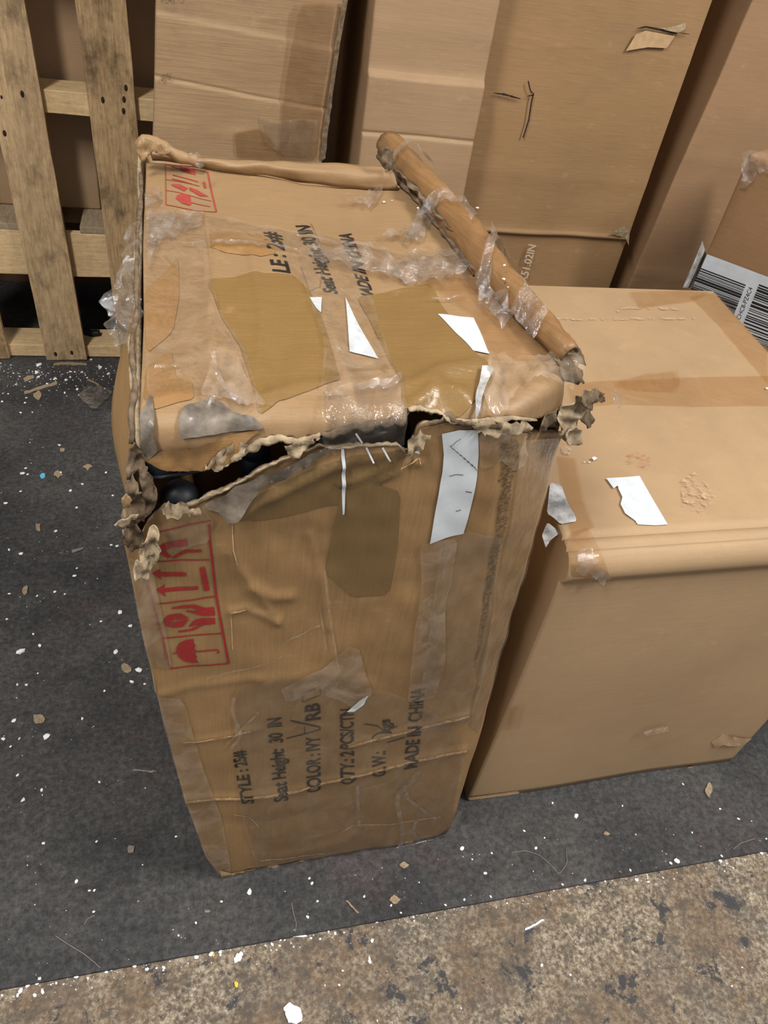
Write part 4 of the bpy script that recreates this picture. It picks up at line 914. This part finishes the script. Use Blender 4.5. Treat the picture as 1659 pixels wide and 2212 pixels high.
# bars laid out in label coordinates: s along the bars, t across them
def lp(s, t): return (1517 + 122*s + t*-29, 571 + 46*s + t*72)
rb = random.Random(5); bars = []; t = .10
while t < 1.5:
    w = rb.choice((.014, .02, .035, .06)); bars.append([lp(-.02, t), lp(.80, t), lp(.80, t+w), lp(-.02, t+w)]); t += w + rb.choice((.012, .02, .03))
for k, b_ in enumerate(bars): multi('barcode_bar', [b_], F5, M['ink_black'], LB, .002, 60)
text_on('printed_text', 'E-CNCHC8-PZ4C4', lp(.93, 1.45), lp(.93, .12), (-9, -3.4), F5, M['ink_black'], LB, .002, .0)
bars = []; t = -.05
while t < 1.5:
    w = rb.choice((.02, .03, .045, .07)); bars.append([lp(1.0, t), lp(1.6, t), lp(1.6, t+w), lp(1.0, t+w)]); t += w + rb.choice((.02, .03, .05))
for k, b_ in enumerate(bars): multi('barcode_bar', [b_], F5, M['ink_black'], LB, .002, 60)
sheet('barcode_label', [(1519, 521), (1524, 540), (1527, 550), (1510, 590), (1492, 622), (1476, 622), (1488, 595), (1503, 560)], L5, M['label_dirty'], t5, .002, r=14)
sheet('corner_wrap', jag([(1604, 352), (1625, 338), (1659, 345), (1680, 370), (1659, 380), (1640, 366), (1630, 392), (1616, 405), (1600, 410), (1606, 380)], 8, 2.5, 3, True), F5, M['wrap'], t5, .004, amp=.012, freq=.06, seed=9, r=8)
sheet('corner_wrap', [(1605, 330), (1625, 322), (1659, 330), (1680, 345), (1640, 345), (1612, 352)], F5, M['wrap_thin'], t5, .006, amp=.008, seed=10, r=8)

# ================================================================== pallets
def plank(name, p0, p1, w, th, mat, parent, seed, axis='z'):
    """a rough sawn plank from p0 to p1 (centres), width w along x, thickness th along y; or a rail along x"""
    p0 = np.array(p0, float); p1 = np.array(p1, float); L = np.linalg.norm(p1-p0)
    def dsp(p):
        k = .0018; return p + np.array([k*noise.noise(Vector((p[2]*9, p[1]*20, seed))), k*noise.noise(Vector((p[2]*7, p[0]*20, seed+3))), 0])
    V, F = rbox(w, th, L, .002, (6, 2, 40), dsp, 1)
    d = _n(p1-p0); ref = np.array([1., 0, 0]) if axis == 'z' else np.array([0, 0, 1.]) if axis == 'x' else np.array([1., 0, 0])
    x_ = _n(ref - d*(ref @ d)); y_ = np.cross(d, x_)
    V = [p0 + x_*(v[0]-w/2) + y_*(v[1]-th/2) + d*v[2] for v in V]
    return mesh(name, V, F, mat, parent, False)
PAL = thing('upright_pallet', 'weathered wooden pallet standing on edge with upright boards', 'pallet', (-.5, 2.47, 0))
YPF = 2.47
def board(xb, xt, w, mat, seed): return plank('board', (xb, YPF, .002), (xt, YPF, 1.22), w, .022, mat, PAL, seed)
B1 = board(-.418, -.452, .132, M['wood_a'], 1); B2 = board(-.176, -.197, .128, M['wood_b'], 2); board(-.665, -.70, .13, M['wood_b'], 3)
def nails(par, pts):
    for i, (x, y) in enumerate(pts):
        p = at_y(x, y, YPF - .0115); V = []; n = 10
        for k in range(n): a = 2*math.pi*k/n; V.append(p + np.array([.005*math.cos(a), 0, .009*math.sin(a)]))
        V.append(p + np.array([0, -.001, 0])); mesh('nail_hole', V, [(k, (k+1) % n, n) for k in range(n)], M['nail'], par, False)
nails(B1, [(3, 210), (48, 203), (10, 288), (120, 765), (155, 762)]); nails(B2, [(222, 216), (268, 215), (267, 240), (272, 190)])
RX0, RX1 = -.95, .10
def rail(z0, z1, y0, y1, mat, name='rail', x0=RX0, x1=RX1, par=None, seed=0):
    def dsp(p): return p + np.array([0, .001*noise.noise(Vector((p[0]*9, p[2]*20, seed))), .0015*noise.noise(Vector((p[0]*6, p[1]*9, seed+2)))])
    V, F = rbox(x1-x0, y1-y0, z1-z0, .002, (30, 4, 3), dsp, 1); V = [np.array([x0, y0, z0]) + v for v in V]
    return mesh(name, V, F, mat, par or PAL, False)
rail(.79, .85, 2.482, 2.60, M['wood_rail'], seed=1)
rail(.003, .046, 2.482, 2.60, M['wood_rail'], seed=2)
rail(1.15, 1.21, 2.482, 2.60, M['wood_rail'], seed=3)
SK = thing('wooden_skid', 'low wooden skid platform behind the upright pallet', 'skid', (-.5, 2.70, 0))
rail(.295, .440, 2.495, 2.52, M['wood_rail'], 'front_board', par=SK, seed=4)
for i, (x0, x1) in enumerate(((-.95, -.80), (-.70, -.445), (-.325, -.19), (-.14, .02))):
    V, F = rbox(x1-x0, .44, .020, .002, (6, 20, 2), None, 1); mesh('deck_board', [np.array([x0, 2.495, .441]) + v for v in V], F, M['wood_grey'], SK, False)
rail(.30, .440, 2.915, 2.935, M['wood_rail'], 'back_board', par=SK, seed=5)
for x in (-.9, -.52, -.02):
    for y in (2.62, 2.82):
        V, F = rbox(.09, .09, .437 if x != -.52 else .14, .002, (2, 2, 4), None, 1); mesh('block', [np.array([x, y, .003 if x != -.52 else .30]) + v for v in V], F, M['wood_grey'], SK, False)
# brown carton behind the pallet, seen between the boards
dzb = crease_disp([], .003, 12)
tb, bb, Mb = carton('shaded_carton', 'plain brown carton in shade behind the upright pallet', (-1.1, 2.64, .462), (.83, .30, 1.0), M['kraft_shade'], (10, 4, 10), dzb)
tc_, bc_, Mc_ = carton('shaded_carton', 'narrow brown carton in shade between pallet and leaning carton', (-.20, 2.66, .462), (.30, .28, 1.0), M['kraft_shade'], (8, 4, 10), dzb)

# ================================================================== litter on the floor
rnd = random.Random(11)
def lump(seed, flat=.55):
    r_ = random.Random(seed); bm = bmesh.new(); bmesh.ops.create_icosphere(bm, subdivisions=1, radius=1)
    for v in bm.verts:
        k = 1 + r_.uniform(-.28, .28); v.co = Vector((v.co.x*k*1.15, v.co.y*k*.85, max(0, v.co.z*k*flat + flat*.6)))
    me = bpy.data.meshes.new('foam_crumb'); bm.to_mesh(me); bm.free(); me.materials.append(M['foam']); return me
LUMPS = [lump(i) for i in range(7)]
def crumb(x, y, rpx, fn=G, off=.0, label='small white foam crumb lying on the floor', grp='foam crumbs on the floor'):
    p = fn(x, y, off); dpt = (R.T @ (p - CAM))[2]; rad = rpx/FPX*dpt
    o = bpy.data.objects.new('foam_crumb', LUMPS[rnd.randrange(7)]); COL.objects.link(o); o.location = tuple(p); o.scale = (rad,)*3; o.rotation_euler = (0, 0, rnd.uniform(0, 6.28))
    return tag(o, label, 'crumb', grp)
def OS(x, y, off=0.0): return gp(x, y, -.006) + np.array([0, 0, off])
seam_y = lambda x: 2137 - .181*x
big = [(45, 892, 4), (70, 891, 2.5), (128, 962, 4), (85, 790, 9), (80, 805, 7), (83, 815, 5), (143, 822, 6), (152, 815, 4), (217, 794, 6), (234, 808, 5), (153, 804, 5), (177, 805, 5), (197, 778, 4), (13, 1088, 6), (45, 1062, 4), (152, 1061, 5), (121, 1148, 5), (161, 1245, 6), (166, 1228, 3.5), (46, 1197, 6), (20, 1188, 4),
       (119, 1279, 5), (80, 1288, 4), (20, 1283, 4), (140, 1284, 3.5), (260, 1324, 8), (282, 1353, 6), (218, 1343, 4), (15, 1338, 4), (86, 1395, 6), (44, 1409, 12), (72, 1370, 4), (250, 1410, 8), (301, 1449, 10), (285, 1473, 6), (313, 1478, 4), (38, 1479, 4), (82, 1455, 3), (226, 1493, 4), (178, 1553, 5), (30, 1558, 7), (100, 1590, 7), (8, 1597, 6), (42, 1596, 4), (23, 1613, 4),
       (38, 1675, 5), (90, 1707, 5), (50, 1729, 7), (215, 1690, 4), (380, 1807, 4), (94, 1822, 5), (209, 1818, 4), (165, 1905, 6), (193, 1924, 4), (204, 1924, 4), (202, 1970, 4), (538, 1928, 9), (478, 1948, 4), (423, 1994, 4), (386, 2021, 3.5), (668, 1898, 4), (674, 1909, 5), (686, 1947, 4), (998, 1833, 7), (1048, 1886, 5), (1062, 1843, 3.5), (1020, 1856, 3), (787, 1937, 4), (664, 1981, 5), (845, 1956, 4), (872, 1868, 3.5),
       (1244, 1763, 7), (1193, 1735, 3.5), (1132, 1795, 4), (1176, 1810, 3), (1157, 1833, 5), (1048, 1887, 5), (1062, 1843, 3), (1595, 1769, 4), (1475, 1694, 3.5), (1555, 1748, 3.5), (1344, 1741, 3), (1310, 1803, 4), (1373, 1803, 2.5), (1495, 1799, 3), (57, 860, 3), (54, 871, 4), (5, 868, 4), (167, 842, 5), (140, 849, 4), (117, 820, 4), (131, 1021, 4), (55, 1012, 4), (178, 1046, 4), (60, 1025, 3.5), (49, 1023, 6), (166, 1097, 4), (244, 1071, 3.5), (229, 1021, 3.5), (240, 1178, 4), (253, 1180, 4)]
seamc = [(45, 2140, 8), (60, 2130, 7), (80, 2125, 6), (92, 2144, 6), (75, 2150, 6), (38, 2150, 5), (5, 2150, 4), (122, 2124, 4), (165, 2110, 6), (190, 2113, 4), (230, 2100, 5), (290, 2085, 8), (318, 2094, 6), (354, 2090, 5), (425, 2068, 7), (456, 2062, 8), (476, 2056, 5), (515, 2068, 11), (588, 2040, 5), (606, 2030, 4), (604, 2043, 4), (615, 2031, 3), (710, 2013, 4), (724, 2017, 5), (672, 2027, 4), (777, 1994, 5), (814, 1992, 4), (804, 2033, 6), (798, 2070, 5), (799, 2078, 6), (802, 1988, 3), (898, 1974, 7), (858, 1978, 4), (866, 1972, 3), (962, 1955, 4), (987, 1954, 4), (1003, 1944, 4),
         (1060, 1937, 4), (1078, 1936, 3), (1136, 1927, 5), (1215, 1911, 4), (1263, 1902, 5), (1306, 1903, 4), (1312, 1895, 4), (1374, 1901, 6), (1361, 1880, 4), (1462, 1861, 9), (1448, 1865, 5), (1440, 1871, 4), (1400, 1905, 4), (1432, 1896, 3), (1555, 1860, 6), (1577, 1846, 4), (1558, 1849, 4), (1643, 1843, 6), (1565, 1882, 3), (1655, 1812, 3), (1170, 2085, 5), (1232, 2106, 4), (1603, 2090, 3), (1580, 2130, 3.5), (996, 2178, 3), (815, 2205, 3), (740, 2097, 3.5), (733, 2128, 4), (1095, 1951, 3)]
def where(x, y):
    if x > 1000: return 'in front of the closed carton'
    if x > 460: return 'in front of the torn carton'
    if y < 835: return 'at the foot of the pallet'
    if y < 1010: return 'near the crumpled film scrap'
    if y < 1160: return 'around the blue flake'
    if y < 1300: return 'left of the shredded carton corner'
    if y < 1500: return 'left of the red icons'
    if y < 1760: return 'left of the printed style line'
    return 'at the lower left of the torn carton'
for x, y, r_ in big:
    sz = 'large' if r_ >= 7 else 'medium' if r_ >= 5 else 'tiny'
    crumb(x, y, r_*.72, G, label=sz + ' white foam crumb ' + where(x, y), grp='foam crumbs on the dark floor')
for x, y, r_ in seamc:
    sz = 'large' if r_ >= 7 else 'medium' if r_ >= 5 else 'tiny'; d = y - seam_y(x)
    pl = 'well below the floor seam' if d > 60 else 'along the seam, lower left' if x < 340 else 'along the seam below the torn carton' if x < 1000 else 'along the seam below the closed carton'
    crumb(x, y, r_*.72, OS if d > -6 else G, label=sz + ' white foam crumb ' + pl, grp='foam crumbs along the floor seam')
# uncountable dust-size specks
V, F = [], []
def add_speck(p, s):
    k = len(V); a = rnd.uniform(0, 6.28)
    for j in range(4):
        V.append(p + np.array([s*math.cos(a+j*1.57)*rnd.uniform(.6, 1.3), s*math.sin(a+j*1.57)*rnd.uniform(.6, 1.3), .0002]))
    V.append(p + np.array([0, 0, s*.8])); F.extend([(k, k+1, k+4), (k+1, k+2, k+4), (k+2, k+3, k+4), (k+3, k, k+4)])
for _ in range(1500):
    x = rnd.uniform(-.85, 1.9); y = seamY(x) + .005 + 2.0*rnd.random()**1.3
    if not (-.12 < x < 1.4 and .60 < y < 1.7 or x > -.2 and y > 1.75 or y > 2.44): add_speck(np.array([x, y, 0]), .0008*rnd.lognormvariate(0, .45))
for _ in range(420):
    x = rnd.uniform(-.7, .0); y = rnd.gauss(2.36, .06); add_speck(np.array([x, y, 0]), .0016*rnd.lognormvariate(0, .5)) if y < 2.44 and x < -.18 else None
for _ in range(340):
    x = rnd.uniform(-.4, 1.3); y = seamY(x) - abs(rnd.gauss(0, .012)); add_speck(np.array([x, y, -.006]), .0009*rnd.lognormvariate(0, .5))
for _ in range(160):
    x = rnd.uniform(-.4, 1.3); y = rnd.uniform(.25, .50); add_speck(np.array([x, y, -.006]), .0006*rnd.lognormvariate(0, .4))
o = mesh('foam_dust', V, F, M['foam'], None, False); tag(o, 'fine white foam dust scattered over the floor', 'dust', None, 'stuff')
# crumbs on the cartons
for x, y, r_, lb in ((1283, 993, 8, 'largest white foam crumb on the closed carton, left of its torn label'), (1273, 999, 3, 'tiny white speck right beside the largest crumb on the closed carton'), (1262, 999, 2.5, 'leftmost tiny white speck near the largest crumb on the closed carton'), (1163, 648, 4, 'white foam crumb near the back edge of the closed carton'), (1655, 840, 5, 'white foam crumb on the closed carton tape at the right picture edge')):
    crumb(x, y, r_*.72, lambda a, b, o_: MT(a, b, o_ + .0005), label=lb, grp='foam crumbs on the closed carton')
for x, y, r_, lb in ((828, 447, 4, 'white foam crumb on the torn carton top below the plastic strand'), (898, 478, 4, 'white foam crumb by the gap beside the curled cardboard strip'), (1068, 652, 5, 'upper white foam crumb in the wrap on the curled strip'), (1070, 668, 5, 'middle white foam crumb in the wrap on the curled strip'), (1080, 682, 3, 'lowest tiny foam crumb in the wrap on the curled strip'), (1013, 527, 5, 'white foam crumb on the right flank of the curled strip'), (845, 445, 2, 'tiny foam speck on the torn carton top near the strip')):
    crumb(x, y, r_*.72, lambda a, b, o_: S(a, b, .006 + roll_lift(a, b)), label=lb, grp='foam crumbs on the torn carton')

def flat_bit(name, label, cat, px, mat, fn=G, h=.003, grp=None, seed=0, jg=1.5):
    c = jag(px, 6, jg, seed, True); V2, F2 = tess(c, 12)
    V = [fn(x, y, h + .002*noise.noise(Vector((x*.1, y*.1, seed)))) for x, y in V2]
    o = mesh(name, V, F2, mat, None, False, max(.0012, h*.6), -1); return tag(o, label, cat, grp)
splint = [((52, 850), (90, 838), (125, 828), 6, 'chip', 'long pale wood splinter on the dark floor near the pallet'), ((115, 788), (150, 786), (188, 788), 5, 'chip', 'straw-coloured sliver at the foot of the pallet'), ((52, 822), (62, 818), (74, 815), 8, 'chip', 'short pale wood splinter left of the long splinter'), ((188, 820), (205, 828), (215, 834), 3, 'chip', 'thin curved straw lying by the crumpled film'),
          ((285, 1664), (310, 1667), (340, 1668), 3, 'thread', 'straight grey sliver on the floor left of the torn carton'), ((748, 1946), (760, 1960), (775, 1974), 4, 'chip', 'bent tan fibre in front of the torn carton'), ((1132, 2010), (1152, 2000), (1175, 1987), 4, 'foam', 'white stick on the tan floor'), ((633, 2023), (650, 2023), (664, 2022), 4, 'foam', 'white sliver at the floor seam below the torn carton'), ((155, 1192), (170, 1188), (182, 1184), 5, 'thread', 'grey sliver on the dark floor far left of the red icons'),
          ((95, 1598), (102, 1592), (109, 1588), 5, 'foam', 'white splinter on the dark floor at far left')]
for i, (a, b, c, w, mt, lb) in enumerate(splint): flat_bit('splinter', lb, 'splinter', strokes_poly(resample([a, b, c], 6), w), M[mt], OS if a[1] > seam_y(a[0]) else G, .003, None, i, .6)
chips = [((190, 1010, 9, 6), 'pale brown chip on the dark floor beside the torn carton edge'), ((125, 1026, 9, 7), 'light tan chip near the blue flake'), ((272, 1446, 10, 10), 'brown paper chip beside the red umbrella icon'), ((83, 1555, 13, 11), 'irregular tan paper chip on the dark floor'), ((82, 1140, 6, 9), 'small orange-brown chip on the dark floor'), ((55, 1277, 7, 11), 'slim brown chip at the left floor edge'), ((82, 856, 9, 9), 'tan chip beneath the long wood splinter'), ((852, 1945, 12, 8), 'oblong tan chip in front of the torn carton'), ((872, 1870, 9, 7), 'pale stone-like chip in front of the torn carton'), ((448, 1970, 7, 4), 'tiny pinkish chip in front of the torn carton corner'), ((135, 973, 7, 4), 'flat straw chip on the dark floor'), ((283, 1835, 9, 9), 'grey flake left of the torn carton base'), ((1530, 1708, 8, 16), 'crumpled pale chip on the floor before the closed carton'), ((1310, 1803, 7, 5), 'pale chip on the dark floor below the closed carton')]
for i, ((x, y, a, b), lb) in enumerate(chips):
    flat_bit('paper_chip', lb, 'chip', [(x + a*math.cos(k*.785)*(1+.25*math.sin(k*5+i)), y + b*math.sin(k*.785)*(1+.25*math.cos(k*3+i))) for k in range(8)], M['chip'] if i not in (11,) else M['thread'], G, .004, None, i+20, 1)
flat_bit('blue_flake', 'bright blue flake on the dark floor', 'flake', [(86, 1029), (92, 1024), (99, 1026), (97, 1033), (90, 1037)], M['blue'], G, .003, None, 5, .5)
flat_bit('yellow_flake', 'yellow flake on the tan floor at bottom', 'flake', [(506, 2124), (511, 2120), (516, 2128), (513, 2136), (508, 2132)], M['yellow'], OS, .003, None, 6, .5)
flat_bit('yellow_flake', 'small yellow flake touching the floor seam', 'flake', [(456, 2060), (462, 2058), (465, 2066), (461, 2070)], M['yellow'], OS, .003, None, 7, .5)
flat_bit('white_flake', 'largest white paint flake at the bottom of the tan floor', 'flake', [(612, 2175), (625, 2165), (632, 2172), (645, 2174), (654, 2190), (652, 2205), (640, 2212), (622, 2210), (618, 2195)], M['foam'], OS, .003, None, 8, 1.2)
flat_bit('white_flake', 'ragged white flake on the tan floor below the seam', 'flake', [(506, 2070), (520, 2056), (527, 2060), (518, 2075), (508, 2082)], M['foam'], OS, .003, None, 9, 1.2)
sheetG = sheet('film_scrap', jag([(168, 860), (185, 840), (215, 838), (245, 845), (240, 862), (225, 872), (208, 892), (195, 890), (180, 870)], 9, 2, 4, True), G, M['wrap_thin'], None, .004, amp=.012, freq=.05, seed=170, r=8)
tag(sheetG, 'crumpled clear film scrap on the dark floor near the pallet', 'film scrap')
rub = tube('rubber_strip', [gp(x, y + 12, .057) for x, y in resample([(178, 702), (196, 708), (216, 707)], 8)], .011, M['rubber'], None, 8, wob=.3)
tag(rub, 'short black rubber strip lying on the pallet bottom rail', 'rubber strip')
for i, (pts, lb) in enumerate((([(120, 2022), (150, 2042), (180, 2060), (205, 2080), (217, 2092)], 'long grey thread near the seam at lower left'), ([(630, 1950), (634, 1975), (640, 1995), (638, 2015)], 'grey thread below the torn carton'), ([(1105, 1842), (1135, 1838), (1165, 1848), (1190, 1870), (1207, 1890), (1225, 1865), (1222, 1835)], 'looped grey thread on the dark floor at right'), ([(1583, 1835), (1600, 1822), (1630, 1812)], 'short grey thread at the right floor edge'), ([(182, 1998), (190, 1985), (205, 1978)], 'short grey thread at lower left'))):
    P = [G(x, y, .0015) for x, y in resample(pts, 20)]; o = tube('thread', P, .0009, M['thread'], None, 5); tag(o, lb, 'thread')

# crumbs that would share a label are told apart by their place
def _screen_x(o):
    q = R.T @ (np.array(o.location) - CAM); return q[0]/q[2]
byl = {}
for o in list(COL.objects):
    if o.name.startswith('foam_crumb') and 'label' in o: byl.setdefault(o['label'], []).append(o)
def _ord(i): return '%d%s' % (i, 'th' if 10 < i % 100 < 14 else {1: 'st', 2: 'nd', 3: 'rd'}.get(i % 10, 'th'))
for lb, os_ in byl.items():
    if len(os_) > 1:
        for i, o in enumerate(sorted(os_, key=_screen_x)): o['label'] = lb + ', ' + (_ord(i+1) + ' from left' if i < len(os_)-1 else 'rightmost')
